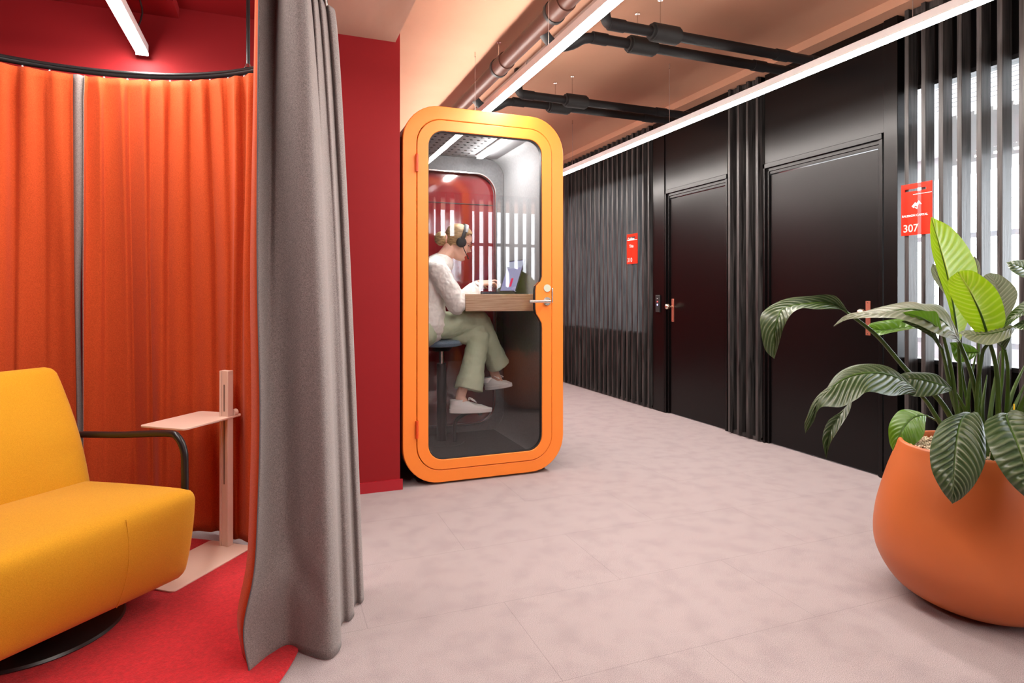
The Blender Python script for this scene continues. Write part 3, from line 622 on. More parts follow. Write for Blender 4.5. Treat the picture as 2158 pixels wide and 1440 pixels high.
# hair
hm = MB(); rows = headrows(72, .010, 46, False); P = cr(prof, 46); n = 72
def hl(z):   # half-angle of the bare face opening
    if z > .078: return -1
    if z > -.045: return math.radians(64+(.078-z)/.12*36 - 40*max(0, (z-.05)/.028))
    return math.radians(125+(-z-.045)*900)
for i in range(len(rows)-1):
    z = P[i][0]
    for k in range(n):
        a = 2*math.pi*(k+.5)/n; a = abs((a+math.pi) % (2*math.pi)-math.pi)
        if a > hl(z) and z > -.075:
            hm.add([HR @ Vector(q_) for q_ in (rows[i][k], rows[i][(k+1)%n], rows[i+1][(k+1)%n], rows[i+1][k])], [(0,1,2,3)])
hm.add([HR @ Vector(q_) for q_ in rows[-1]], [tuple(range(n))])
ho = hm.build('hair', M['hair'], lady, ang=180, fix=False)
wl = ho.modifiers.new('weld', 'WELD'); wl.merge_threshold = .0005; so_ = ho.modifiers.new('thick', 'SOLIDIFY'); so_.thickness = .008; so_.offset = -1; sb = ho.modifiers.new('sub', 'SUBSURF'); sb.levels = 1; sb.render_levels = 1
bn = MB(); bc = W(929, 503, 4.15)
for k in range(9):   # twisted strands of the bun
    a0 = k*2*math.pi/9; pts = []
    for q in range(16):
        t_ = q/15; a = a0+t_*2.4; r_ = .036*math.sin(math.pi*(.12+.76*t_)); pts.append(bc+Vector(((t_-.5)*-.062, r_*math.cos(a), r_*math.sin(a)*1.05)))
    bn.tube(pts, [.014]*16, 10)
bn.sphere(bc, (.034,.034,.036), 14); bn.build('hair_bun', M['hair'], ho)
sc_ = MB(); sc_.tube([bc+Vector((.030+.004*math.sin(5*a), .030*math.cos(a), .030*math.sin(a))) for a in [k*2*math.pi/24 for k in range(25)]], .009, 8); sc_.build('hair_tie', mat('pink scrunchie', (.75,.40,.33), .7), ho)
ln = MB()
for s_ in (-1, 1): ln.limb([HR @ Vector((.079, .015*s_, -.066)), HR @ Vector((.0865, 0, -.066))], [.0025, .0042], 8)
ln.build('lips', M['lips'], lady)
ey = MB()
for s_ in (-1, 1):
    ey.tube([HR @ Vector((.071, .018*s_, .001)), HR @ Vector((.075, .032*s_, -.002)), HR @ Vector((.066, .045*s_, .0))], .0022, 6)
    ey.tube([HR @ Vector((.086, .014*s_, .022)), HR @ Vector((.084, .032*s_, .028)), HR @ Vector((.072, .048*s_, .022))], .0022, 6)
ey.build('lashes_and_brows', mat('brown lash', (.10,.05,.03), .6), lady)
gs = MB()
for s_ in (-1, 1):
    c0 = Vector((.094, .032*s_, -.004)); gs.tube([HR @ (c0+Vector((-.006*abs(math.cos(a)), .025*math.cos(a), .020*math.sin(a)))) for a in [k*2*math.pi/28 for k in range(29)]], .0018, 6)
    gs.tube([HR @ Vector((.088, .057*s_, .004)), HR @ Vector((.04, .078*s_, .006)), HR @ Vector((-.02, .082*s_, .004))], .0016, 6)
gs.tube([HR @ Vector((.096, -.008, 0)), HR @ Vector((.099, 0, .003)), HR @ Vector((.096, .008, 0))], .0016, 6)
gs.build('glasses', mat('copper glasses wire', (.55,.22,.12), .3, metal=.7), lady)
# headset
hs = MB(); hs.tube([HR @ Vector((-.004+.004*math.sin(a), -.094*abs(math.cos(a))**.72*(1 if math.cos(a) > 0 else -1), .010+.124*math.sin(a)**.9 if math.sin(a) > 0 else .010)) for a in [math.pi*k/28 for k in range(29)]], [(.004,.014)]*29, 12, up=(0,-1,0)); ht = hs.build('headset', M['matteblack'], lady)
hs = MB(); hs.tube([HR @ Vector((.006+.004*math.sin(a), -.0965*abs(math.cos(a))**.72*(1 if math.cos(a) > 0 else -1), .010+.127*math.sin(a)**.9)) for a in [math.pi*(.15+.7*k/28) for k in range(29)]], [(.002,.010)]*29, 10, up=(0,-1,0)); hs.build('band_cover', mat('grey band', (.30,.31,.33), .4), ht)
for s_ in (-1, 1):
    hs = MB(); hs.tube([HR @ Vector((.0, s_*y_, -.006)) for y_ in (.070, .074, .086, .094, .097)], [.028, .035, .036, .031, .022], 28, up=(0,0,1)); hs.build('ear_cup', M['matteblack'], ht)
hs = MB(); hs.tube(cr([HR @ Vector(q_) for q_ in ((.01,-.094,-.025), (.04,-.092,-.055), (.075,-.078,-.082), (.09,-.066,-.092))], 12), [.003]*9+[.005,.006,.0045], 8); hs.build('microphone_boom', M['matteblack'], ht)
br_ = MB(); br_.tube([WRN+Vector((.012*math.sin(a)*.2, .027*math.cos(a), .024*math.sin(a)))+Vector((.012,0,.004)) for a in [k*2*math.pi/24 for k in range(25)]], .0028, 6); br_.build('bracelet', M['brass'], lady)

# ------------------------------------------------------------------ curtained booth: rail, curtains, rug
RC = Vector((-.80, 2.37)); RR = 1.005; RZ = 2.19
def circ_hit(px):     # far intersection of a view column with the rail circle
    r = ray(px, HZ); dx, dy = r.x, r.y; a = dx*dx+dy*dy; b = -2*(dx*RC.x+dy*RC.y); c = RC.x**2+RC.y**2-RR**2
    t_ = (-b+math.sqrt(max(0, b*b-4*a*c)))/(2*a); return math.atan2(dy*t_-RC.y, dx*t_-RC.x)
rl = thing('curtain_rail', (RC.x, RC.y, RZ), 'round black curtain rail hung above the yellow armchair', 'curtain rail')
def ring(r, z, n=120):
    out = []
    for k in range(n+1):
        a = 2*math.pi*k/n; q = r-.035*math.exp(-(((a+math.pi+.15) % (2*math.pi)-math.pi)/.30)**2); out.append((RC.x+q*math.cos(a), RC.y+q*math.sin(a), z))
    return out
mb = MB(); mb.tube(ring(RR, RZ), [(.017,.013)]*121, 12, cap=False, up=(0,0,1)); mb.tube(ring(RR-.012, RZ+.004), .006, 8, cap=False); mb.build('track', M['blackmetal'], rl)
for px in (523,):
    a = circ_hit(px); x, y = RC.x+RR*math.cos(a), RC.y+RR*math.sin(a)
    MB().tube([(x, y, RZ), (x, y, 2.64)], .0085, 12).build('suspension_rod', M['blackmetal'], rl)
    MB().tube([(x, y, RZ+.012), (x, y, RZ+.03)], [.018, .011], 12).build('rod_bracket', M['steel'], rl)
for a in (math.radians(200), math.radians(300)):
    x, y = RC.x+RR*math.cos(a), RC.y+RR*math.sin(a); MB().tube([(x, y, RZ), (x, y, 2.64)], .0085, 12).build('suspension_rod', M['blackmetal'], rl)
def curtain(name, pins, label, phase, edge=None, flip=False):
    """pleated two sided curtain hung from pins (angles) on the rail; orange inside"""
    n_per = 16; NV = 60; cols = []
    angs = []
    for i in range(len(pins)-1):
        for k in range(n_per): angs.append((pins[i]+(pins[i+1]-pins[i])*k/n_per, i, k/n_per))
    angs.append((pins[-1], len(pins)-2, 1.0))
    rows = []
    for v in range(NV+1):
        h = v/NV; z = 2.158-h*(2.158-.018); row = []
        for a, i, u in angs:
            g = lambda q: random.Random(int(q)*7+int(phase*10)).random()
            w0 = 1-min(1, h*2.2)**1.5 if h < .4545 else 0                # pinch pleats fade out below the heading
            top = min(1, h/.05)
            e0, e1 = (.25+.95*g(i)), (.25+.95*g(i+1)); am = e0*(1-u)+e1*u
            uu = (u+(g(i*0+3)-.5)*.3*h+.10*math.sin(2.1*h+i*1.7)*h) % 1.0
            per = 2*((uu/.16) if uu < .16 else 1-(uu-.16)/.84)-1
            per = math.sin(per*math.pi/2)                                  # asymmetric overlapping fold under every pin
            arc = a*RR
            broad = math.sin(arc*(14)+phase+.9*math.sin(h*2.2+arc*3))
            crease = math.exp(-((min(u, 1-u))/.10)**2)
            r = RR-.012-(.020*(1-h)**2)+per*.027*am*(.45+.55*top)*(1-.60*h)+w0*crease*.010+broad*.027*min(1, h*2.5)+.006*math.sin(arc*61+phase+3*h)*min(1, h*3)*(1-.4*h)
            aa = a+(math.sin(2*math.pi*u)*.012*(1-h)*top*(.4+g(i+40))+.014*h*math.sin(arc*17+phase))/RR
            row.append((RC.x+r*math.cos(aa), RC.y+r*math.sin(aa), z))
        rows.append(row)
    mb = MB(); mb.grid(rows); o = mb.build(name, [M['curtorange'], M['curtgrey']] if flip else [M['curtgrey'], M['curtorange']], None, ang=180, fix=False)
    s = o.modifiers.new('two layers', 'SOLIDIFY'); s.thickness = .004; s.offset = 0; s.material_offset = 1; s.material_offset_rim = 0
    tag(o, label, 'curtain')
    for a in pins[1:-1]: MB().sphere((RC.x+(RR+.002)*math.cos(a), RC.y+(RR+.002)*math.sin(a), 2.164), (.005,.005,.010), 6).build('hook', M['white'], o)
    return o, rows
pinsR = [circ_hit(x) for x in (182, 219, 268, 315, 358, 402, 442, 480, 514, 545)]
da = pinsR[-2]-pinsR[-1]
pinsR += [pinsR[-1]-da*(k+1) for k in range(3)]
oR, _ = curtain('curtain', pinsR, 'orange pleated curtain panel behind the beige side table', .6)
pinsL = [circ_hit(x) for x in (158, 104, 47, -12)]; dl = pinsL[-1]-pinsL[-2]
pinsL += [pinsL[-1]+dl*(k+1) for k in range(9)]
oL, rowsL = curtain('curtain', pinsL, 'orange pleated curtain panel at far left behind the yellow armchair', 2.1, flip=True)
# turned grey hem of the left panel at the opening
ed = MB(); er = []
for i, r in enumerate(rowsL):
    p0 = Vector(r[0]); h = i/60; wdt = .030*(1-h)**1.2+.006+.006*math.sin(h*9); w1 = .010*math.exp(-h*8)
    a0 = pinsL[0]; tg = Vector((math.sin(a0), -math.cos(a0), 0)); nr = Vector((math.cos(a0), math.sin(a0), 0))
    er.append([p0, p0+tg*wdt*.5-nr*.010, p0+tg*wdt+nr*(.004), p0+tg*wdt*.9+nr*.03])
ed.grid(er); eo = ed.build('turned_hem', M['curtgrey'], oL, ang=180, fix=False)
s = eo.modifiers.new('thick', 'SOLIDIFY'); s.thickness = .003
# grey curtain gathered in front
Bt = [(537,1.843),(548,1.87),(572,1.93),(605,1.978),(645,1.945),(687,1.926),(709,1.945),(718,2.0),(716,2.09),(724,2.14),(736,2.146),(745,2.18),(745,2.24),(752,2.27),(761,2.268),(766,2.31),(758,2.38)]
Tp = [(547,1.90),(583,2.02),(592,1.96),(604,1.90),(622,1.885),(640,1.91),(648,1.98),(651,2.04),(657,2.02),(663,2.05),(668,2.09),(673,2.08),(679,2.12),(686,2.17),(693,2.16),(705,2.2),(702,2.27)]
NB = 150; B2 = cr(Bt, NB); T2 = cr(Tp, NB); rows = []
for v in range(81):
    h = v/80; z = 2.165*(1-h)+.004; wv = h**.72; row = []
    for k in range(NB):
        px = T2[k][0]*(1-wv)+B2[k][0]*wv; d_ = T2[k][1]*(1-wv)+B2[k][1]*wv; u = k/(NB-1)
        px += -24*math.exp(-((z-.13)/.13)**2)*math.exp(-(u/.10)**2)            # free corner kicked out at the rug
        px += 9*math.exp(-((z-.75)/.35)**2)*math.exp(-(u/.08)**2)
        d_ += .022*math.exp(-((z-.17-.10*math.sin(u*9))/.05)**2)*math.exp(-((u-.20)/.10)**2)*math.sin(u*30)
        d_ -= .020*math.exp(-((z-.22)/.07)**2)*math.exp(-((u-.12)/.07)**2)
        d_ += .006*math.sin(u*40+h*5)*h*math.exp(-((u-.3)/.2)**2)
        p_ = D(px, HZ, d_); row.append((p_.x, p_.y, z))
    rows.append(row)
mb = MB(); mb.grid(rows); gc = mb.build('curtain', [M['curtorange'], M['curtgrey']], None, ang=180, fix=False)
s = gc.modifiers.new('two layers', 'SOLIDIFY'); s.thickness = .004; s.offset = 0; s.material_offset = 1; s.material_offset_rim = 1
tag(gc, 'heavy grey gathered curtain in the foreground beside the red rug', 'curtain')
ln_ = MB(); lr = []
for i, r in enumerate(rows):
    p0 = Vector(r[0]); z = p0.z; back = D(0, HZ, 1)*0
    u_ = D(1079, HZ, 1)-Vector((0,0,CAM_H)); out = []
    k_ = .028+.012*math.sin(z*2.2); q1 = p0+Vector((-.012,.05,0)); q2 = p0+Vector((-.006-k_*.55,.085,0)); q3 = p0+Vector((.03,.17,0))
    lr.append([p0+Vector((-.0005,.003,0)), q1, q2, q3])
ln_.grid(lr); lo = ln_.build('orange_lining', M['curtorange'], gc, ang=180, fix=False); tag(lo, 'orange lining of the grey curtain')
s = lo.modifiers.new('thick', 'SOLIDIFY'); s.thickness = .002
st_ = MB(); st_.tube([Vector(r[0])+Vector((-.001,-.002,0)) for r in rows], .0018, 6); st_.build('edge_stitching', mat('dark seam', (.12,.11,.12), .8), gc)
# rug
rg = MB(); rg.lathe([(.97,0),(.985,.006),(.98,.014),(.965,.017),(.001,.017)], (-.87, 2.36, 0), 128, capb=True, capt=False)
ro = rg.build('rug', M['rug'], None, ang=60); tag(ro, 'round bright red pile rug under the yellow armchair', 'rug')

# ------------------------------------------------------------------ armchair
FR = Vector((-.254, 2.557, 0)); fd = Vector((-.66, -.75, 0)).normalized(); bd = Vector((-.75, .66, 0)).normalized(); Z = Vector((0,0,1))
def softbox(c8, dim, rad, bulge, n=14):
    """c8: function (u,v,w in 0..1)->point; dim metric size for the corner rounding"""
    mb = MB(); vs = {}; V = []; Fs = []
    def vid(p_):
        k = tuple(round(x, 5) for x in p_)
        if k not in vs: vs[k] = len(V); V.append(p_)
        return vs[k]
    for ax in range(3):
        for sd in (0, 1):
            for i in range(n):
                for j in range(n):
                    q = []
                    for di, dj in ((0,0),(1,0),(1,1),(0,1)):
                        def e(t_): t_ = t_/n; return .5-.5*math.cos(math.pi*t_)
                        c_ = [0,0,0]; c_[ax] = sd; c_[(ax+1)%3] = e(i+di); c_[(ax+2)%3] = e(j+dj); q.append(vid(tuple(c_)))
                    Fs.append(tuple(q) if sd else tuple(q[::-1]))
    out = []
    for u in V:
        p_ = Vector([u[k]*dim[k] for k in range(3)]); inn = Vector([min(max(p_[k], rad), dim[k]-rad) for k in range(3)]); dv_ = p_-inn
        if dv_.length > 1e-9: p_ = inn+dv_.normalized()*rad
        q = [p_[k]/dim[k] for k in range(3)]
        out.append(c8(q[0], q[1], q[2])+bulge(q[0], q[1], q[2]))
    mb.add(out, Fs); return mb
ch = thing('armchair', FR+fd*.37+bd*.35, 'mustard yellow armchair with black tube arms on the red rug', 'armchair')
def seatmap(u, v, w_):    # u along fd (width .76), v back, w up
    y = .60*v; zt = .43-.03*v; zb = .115-.03*(1-u)*(1-v)+.02*v; rec = .045*(1-w_)**2*(1-v) ; side = .014*(1-w_)
    return FR+fd*(side+u*(.76-2*side))+bd*(y+rec)+Z*(zb+(zt-zb)*w_)
so = softbox(seatmap, (.76, .60, .31), .045, lambda u, v, w_: -bd*(.03*math.sin(math.pi*w_)*math.sin(math.pi*u)*(1-v))+Z*(.020*math.sin(math.pi*u)*math.sin(math.pi*v)*w_)-fd*(.012*math.sin(math.pi*w_)*math.sin(math.pi*v)*(1-u)))
so.build('seat', M['mustard'], ch, ang=180)
def backmap(u, v, w_):
    lean = .22*w_+.03*math.sin(math.pi*w_)*-1; inset = .0+.012*w_
    return FR+fd*(inset+u*(.76-2*inset))+bd*(.545+lean+.15*v*(1-.3*w_))+Z*(.30+.555*w_-.02*v)
bo_ = softbox(backmap, (.76, .14, .56), .04, lambda u, v, w_: -bd*(.022*math.sin(math.pi*u)*math.sin(math.pi*w_)*(1-v))-fd*(.010*math.sin(math.pi*w_)*math.sin(math.pi*v)*(1-u)))
bo_.build('backrest', M['mustard'], ch, ang=180)
# piping along seams
pp = MB(); sw = lambda u, v, w_: seatmap(u, v, w_)-bd*(.03*math.sin(math.pi*w_)*math.sin(math.pi*u)*(1-v))
pp.tube([seatmap(.026, .028, .09+.82*t_/12)-fd*.000+bd*0 for t_ in range(13)], .003, 6)
pp.tube([seatmap(.40, 0, .06+.88*t_/12)-bd*(.03*math.sin(math.pi*(.06+.88*t_/12))*math.sin(math.pi*.40)-.0005) for t_ in range(13)], .0016, 6)
pp.build('seam_piping', M['mustard'], ch)
for off, lbl in ((-.035, 0), (.795, 1)):
    o_ = FR+fd*off; q = [o_+bd*.12+Z*.30, o_+bd*.12+Z*.48, o_+bd*.125+Z*.545, o_+bd*.155+Z*.592, o_+bd*.21+Z*.604, o_+bd*.45+Z*.580, o_+bd*.80+Z*.545, o_+bd*.83+Z*.46, o_+bd*.80+Z*.20, o_+bd*.5+Z*.165, o_+bd*.16+Z*.165, o_+bd*.12+Z*.22, o_+bd*.12+Z*.30]
    MB().tube(cr(q, 70), .0135, 14).build('arm', M['blackmetal'], ch)
bc_ = FR+fd*.37+bd*.35
MB().lathe([(.265,.017),(.27,.022),(.265,.030),(.05,.036)], (bc_.x, bc_.y, 0), 64).build('swivel_base', M['blackmetal'], ch)
MB().lathe([(.045,.03),(.045,.12),(.11,.14)], (bc_.x, bc_.y, 0), 32).build('swivel_post', M['blackmetal'], ch)

# ------------------------------------------------------------------ side table
u_ = Vector((-.62, -.785, 0)).normalized(); v_ = Vector((-.765, .64, 0)); v_ = (v_-u_*v_.dot(u_)).normalized()
Rr = Vector((-.084, 2.969, 0))
tb = thing('side_table', Rr+v_*.12+u_*.12, 'beige metal c-shaped side table behind the armchair', 'side table')
def plate(o_, L, Wd, z0, z1, r):
    pts = []
    for cx, cy, a0 in ((L-r, r, -90), (L-r, Wd-r, 0), (r, Wd-r, 90), (r, r, 180)):
        for k in range(7):
            a = math.radians(a0+15*k); pts.append(o_+u_*(cx+r*math.cos(a))+v_*(cy+r*math.sin(a)))
    n = len(pts); mb = MB(); mb.add([p_+Z*z0 for p_ in pts]+[p_+Z*z1 for p_ in pts], [tuple(range(n))[::-1], tuple(range(n, 2*n))]+[(k, (k+1)%n, n+(k+1)%n, n+k) for k in range(n)]); return mb
plate(Rr, .44, .236, .017, .023, .02).build('base', M['beige'], tb, bevel=.0015)
tr_ = PZ(512, 873, .60); tr_.z = 0
plate(tr_, .335, .238, .594, .602, .02).build('tabletop', M['beige'], tb, bevel=.0015)
pc = Rr+v_*.125+u_*.028
pl = MB(); hw_, hd_ = .0235, .0165     # grooved column
for a, b, c__, d__ in ((-1,-.55,-1,1),(.55,1,-1,1),(-.55,.55,-.75,.75)):
    pl.obox(pc+v_*hw_*(a+b)/2+u_*hd_*(c__+d__)/2+Z*.415, v_*hw_*(b-a)/2, u_*hd_*(d__-c__)/2, Z*.392)
po = pl.build('column', M['beige'], tb, bevel=.0015)
for z0, z1 in ((.625, .745), (.30, .585)):
    MB().obox(pc+u_*(hd_*.75+.0004)+Z*(z0+z1)/2, v_*.0028, u_*.0008, Z*(z1-z0)/2).build('slot', M['beigein'], po, smooth=False)
br2 = MB(); br2.add([tr_+v_*.119+u_*a+v_*b+Z*z for b in (-.012, .012) for a, z in ((.0,.594),(.30,.594),(.27,.572),(.02,.560))], [(0,1,2,3), (7,6,5,4), (0,4,5,1), (1,5,6,2), (2,6,7,3), (3,7,4,0)]); br2.build('bracket', M['beige'], tb, bevel=.002)
MB().tube([pc-u_*.02-v_*.018+Z*.615, pc-u_*.038-v_*.018+Z*.615], [.014,.016], 20).build('clamp_knob', M['beige'], tb)

# ------------------------------------------------------------------ planter and plant
PC = Vector((2.45, 1.50, 0)); zr = .583
pr = [(.150,.0),(.195,.012),(.262,.050),(.305,.105),(.332,.170),(.338,.235),(.331,.310),(.314,.385),(.290,.470),(.262,.550),(.254,.575),(.250,.583),(.243,.586),(.237,.582),(.236,.56),(.245,.50),(.24,.47)]
rim = cr(pr, 70)
pt = MB(); pt.lathe(rim, (PC.x, PC.y, 0), 96, capt=False); po_ = pt.build('planter', M['terracotta'], None, ang=60); tag(po_, 'large round terracotta orange planter at the right edge', 'planter')
sl = MB(); sl.lathe([(.001,.553),(.240,.550)], (PC.x, PC.y, 0), 40, capb=False, capt=False)
sl.build('soil', M['soil'], po_)
pb = MB(); random.seed(3)
for k in range(2600):
    a = random.random()*2*math.pi; r_ = .234*math.sqrt(random.random()); x, y = PC.x+r_*math.cos(a), PC.y+r_*math.sin(a); z = .556+random.random()*.010
    s0 = random.uniform(.0035,.0065); A = [random.uniform(.7,1.2)*s0 for _ in range(3)]
    V = [(A[0],0,0),(-A[0],0,0),(0,A[1],0),(0,-A[1],0),(0,0,A[2]),(0,0,-A[2])]; R_ = Matrix.Rotation(random.random()*6, 3, 'Z') @ Matrix.Rotation(random.random(), 3, 'X')
    pb.add([R_ @ Vector(q)+Vector((x, y, z)) for q in V], [(0,2,4),(2,1,4),(1,3,4),(3,0,4),(2,0,5),(1,2,5),(3,1,5),(0,3,5)])
pe = pb.build('gravel', M['pebble'], None, ang=180); tag(pe, 'cream pebbles covering the soil of the orange planter', 'gravel', kind='stuff')
random.seed(11)
plant = thing('potted_plant', (PC.x, PC.y, .53), 'broad leaved green plant with lime young leaves in the orange planter', 'plant')
def leaf(Lp, Mp, Rp, m, nv=9, arch=.0, amp=.0022, stem=None, sr=.006, skirt=False):
    """blade from three polylines (left edge, midrib, right edge) given as (px,py,distance); stem = polyline to the blade base"""
    NU, NW = 140, 26
    f3 = lambda pts: [Vector(D(*q)) for q in cr(pts, NU+1)]
    Mid = f3(Mp); ends = (Mp[0], Mp[-1]); Le = f3([ends[0]]+Lp+[ends[1]]); Ri = f3([ends[0]]+Rp+[ends[1]])
    rows = []; vein = []
    for i in range(NU+1):
        t_ = i/NU; row = []; T = (Mid[min(i+1, NU)]-Mid[max(i-1, 0)]).normalized(); Wd = (Ri[i]-Le[i]); N_ = T.cross(Wd)
        N_ = N_.normalized() if N_.length > 1e-9 else Vector((0,0,1))
        for j in range(-NW, NW+1):
            s_ = abs(j)/NW; E = Ri[i] if j > 0 else Le[i]; p_ = Mid[i].lerp(E, s_)
            wl_ = (E-Mid[i]).length
            p_ = p_+N_*(arch*math.sin(math.pi*min(1,s_))*min(1, wl_/.05))
            ph = (t_*nv*3.3-s_**1.25*nv*3.3*.21*(1-.5*t_))*math.pi+ (1.0 if j > 0 else 0)+.5*math.sin(t_*17+3*s_); c_ = math.sin(ph*1.0)
            p_ = p_+N_*(amp*c_*min(1, s_*5)*(1-s_**4)*min(1, wl_/.04))-N_*(.003*math.exp(-(s_/.05)**2))
            row.append(p_); vv = max(0, c_)**3*.75*(1-s_*.3)
            vein.append(min(1, max(vv, math.exp(-(s_/.045)**2))))
        rows.append(row)
    mb = MB(); mb.grid(rows); o = mb.build('leaf', m, plant, ang=180, fix=False)
    at = o.data.attributes.new('vein', 'FLOAT', 'POINT'); at.data.foreach_set('value', vein)
    if stem:
        sp = [Vector(D(*q)) for q in stem]+[Mid[0]]; k = len(sp)*6
        MB().tube([Vector(q) for q in cr(sp, k)], [sr*(1.35-.6*i/(k-1)) for i in range(k)], 14).build('stalk', M['stem'], o, ang=180)
        MB().tube([Mid[i] for i in range(0, NU-3, 3)], [sr*.62*(1-.9*i/(NU-3)) for i in range(0, NU-3, 3)], 8).build('midrib', M['stem'], o)
    return o
exec_leaves = True
b0 = lambda px, d: (px, 968, d)    # bases at the gravel
# far-left drooping leaf
leaf([(1760,624,2.02),(1705,624,2.04),(1650,632,2.03),(1606,660,1.98),(1604,700,1.96),(1613,738,1.96)],
     [(1790,662,2.10),(1752,640,2.06),(1700,641,2.04),(1652,650,2.0),(1640,668,1.96),(1632,705,1.95),(1632,757,1.96)],
     [(1768,652,2.05),(1720,652,1.98),(1690,650,1.93),(1668,662,1.90),(1652,690,1.91),(1642,724,1.94)], M['leafdark'], 9, .004, .002,
     stem=[(2048,965,2.22),(1985,850,2.18),(1915,785,2.15),(1850,710,2.13)], sr=.0075)
# big arching leaf pointing left
leaf([(1990,650,2.28),(1945,640,2.26),(1912,636,2.24),(1860,646,2.18),(1810,660,2.10),(1778,668,2.05)],
     [(2022,722,2.12),(1990,680,2.10),(1950,657,2.08),(1905,652,2.05),(1850,662,2.03),(1795,667,2.02),(1757,687,2.0)],
     [(2004,715,2.04),(1978,706,1.98),(1935,685,1.95),(1890,672,1.94),(1845,670,1.96),(1790,673,1.99)], M['leafpale'], 11, .006, .0025,
     stem=[(2070,968,2.25),(2066,900,2.2),(2050,800,2.15)], sr=.0075)
leaf([(1975,660,2.0),(1955,656,1.98),(1925,655,1.97)], [(1986,700,2.02),(1960,680,2.0),(1935,668,1.98),(1902,659,1.97)], [(1972,700,2.04),(1945,685,2.02),(1920,672,1.99)], M['leafgreen'], 5, 0, .001,
     stem=[(2030,968,2.2),(2018,880,2.15),(2005,780,2.08)], sr=.006)
leaf([(1930,672,2.35),(1885,673,2.33),(1840,680,2.30)], [(1948,690,2.30),(1900,692,2.30),(1860,696,2.28),(1828,688,2.28)], [(1920,694,2.24),(1880,701,2.22),(1845,707,2.24)], M['leafgreen'], 6, .003, .0015,
     stem=[(2055,968,2.35),(2010,850,2.35),(1985,740,2.33)], sr=.006)
leaf([(1965,690,2.2),(1940,678,2.2),(1915,674,2.2)], [(1985,735,2.2),(1960,702,2.2),(1930,684,2.2),(1900,678,2.2)], [(1968,715,2.2),(1940,697,2.2),(1918,686,2.2)], M['leafdark'], 5, 0, .001,
     stem=[(2040,968,2.25),(2012,850,2.22)], sr=.006)
# lower left big leaf
leaf([(1880,782,2.06),(1850,768,2.06),(1800,770,2.04),(1762,790,2.0),(1735,830,1.95),(1712,858,1.92),(1696,890,1.9)],
     [(1935,828,2.06),(1890,796,2.02),(1845,786,1.98),(1795,792,1.95),(1755,815,1.92),(1728,848,1.90),(1697,914,1.9)],
     [(1905,832,1.98),(1875,834,1.92),(1830,826,1.88),(1805,842,1.87),(1772,858,1.87),(1730,859,1.88),(1714,890,1.89)], M['leafdark'], 12, .010, .0032,
     stem=[(2040,968,2.18),(1990,905,2.12),(1955,850,2.08)], sr=.007)
leaf([(1975,790,2.14),(1935,785,2.14),(1905,786,2.13)], [(2010,822,2.12),(1965,806,2.10),(1925,797,2.09),(1884,800,2.1)], [(1985,830,2.06),(1950,836,2.04),(1915,832,2.05)], M['leafdark'], 7, .006, .002,
     stem=[(2058,968,2.2),(2040,880,2.18)], sr=.006)
leaf([(1775,865,2.02),(1745,888,2.0),(1733,925,1.98)], [(1797,838,2.04),(1770,875,2.01),(1750,910,1.99),(1741,966,1.98)], [(1790,868,1.99),(1768,905,1.96),(1750,935,1.96)], M['leafdark'], 6, .004, .0015)
# leaf behind the rim, left
leaf([(1925,865,2.5),(1895,866,2.5),(1874,895,2.48),(1874,930,2.46)], [(1952,876,2.45),(1925,880,2.44),(1902,905,2.42),(1882,951,2.42)], [(1950,895,2.38),(1945,920,2.36),(1915,945,2.38)], M['leafgreen'], 7, .004, .0015,
     stem=[(2010,930,2.5),(1985,895,2.5)], sr=.004)
# tall lime leaf
leaf([(2012,700,2.24),(1998,640,2.24),(1978,580,2.24),(1964,530,2.22),(1960,485,2.20)], [(2020,722,2.22),(2010,650,2.22),(1996,580,2.21),(1980,520,2.19),(1962,457,2.18)], [(2026,712,2.26),(2052,640,2.30),(2060,570,2.32),(2040,522,2.30),(2005,480,2.24)], M['leafbright'], 11, .006, .0014,
     stem=[(2062,968,2.25),(2030,900,2.25),(2024,800,2.24)], sr=.0065)
# front lime leaf
leaf([(2058,702,2.12),(2030,668,2.10),(2004,625,2.08),(1998,592,2.06)], [(2084,715,2.12),(2066,660,2.09),(2042,610,2.07),(2018,573,2.07)], [(2114,712,2.12),(2118,660,2.12),(2098,608,2.10),(2052,572,2.08)], M['leafbright'], 10, .008, .001,
     stem=[(2098,968,2.2),(2104,880,2.18),(2100,780,2.14)], sr=.0075)
# pale leaves behind
leaf([(1992,622,2.36),(1970,592,2.36),(1962,570,2.35)], [(2010,650,2.35),(1990,612,2.35),(1978,585,2.34),(1966,556,2.34)], [(2000,610,2.32),(1988,580,2.32),(1975,562,2.32)], M['leafpale'], 7, .004, .001, stem=[(2062,968,2.32),(2030,800,2.35)], sr=.005)
leaf([(2095,660,2.38),(2076,620,2.38),(2072,585,2.37)], [(2112,690,2.36),(2108,640,2.35),(2098,600,2.34),(2088,575,2.34)], [(2140,640,2.34),(2142,610,2.33),(2112,582,2.32)], M['leafpale'], 9, .004, .0012, stem=[(2090,968,2.32),(2112,800,2.36)], sr=.005)
leaf([(2052,560,2.42),(2050,545,2.42)], [(2058,600,2.42),(2060,570,2.42),(2054,540,2.42)], [(2066,580,2.42),(2064,555,2.42)], M['leafpale'], 4, 0, .001, stem=[(2070,968,2.3),(2062,700,2.4)], sr=.004)
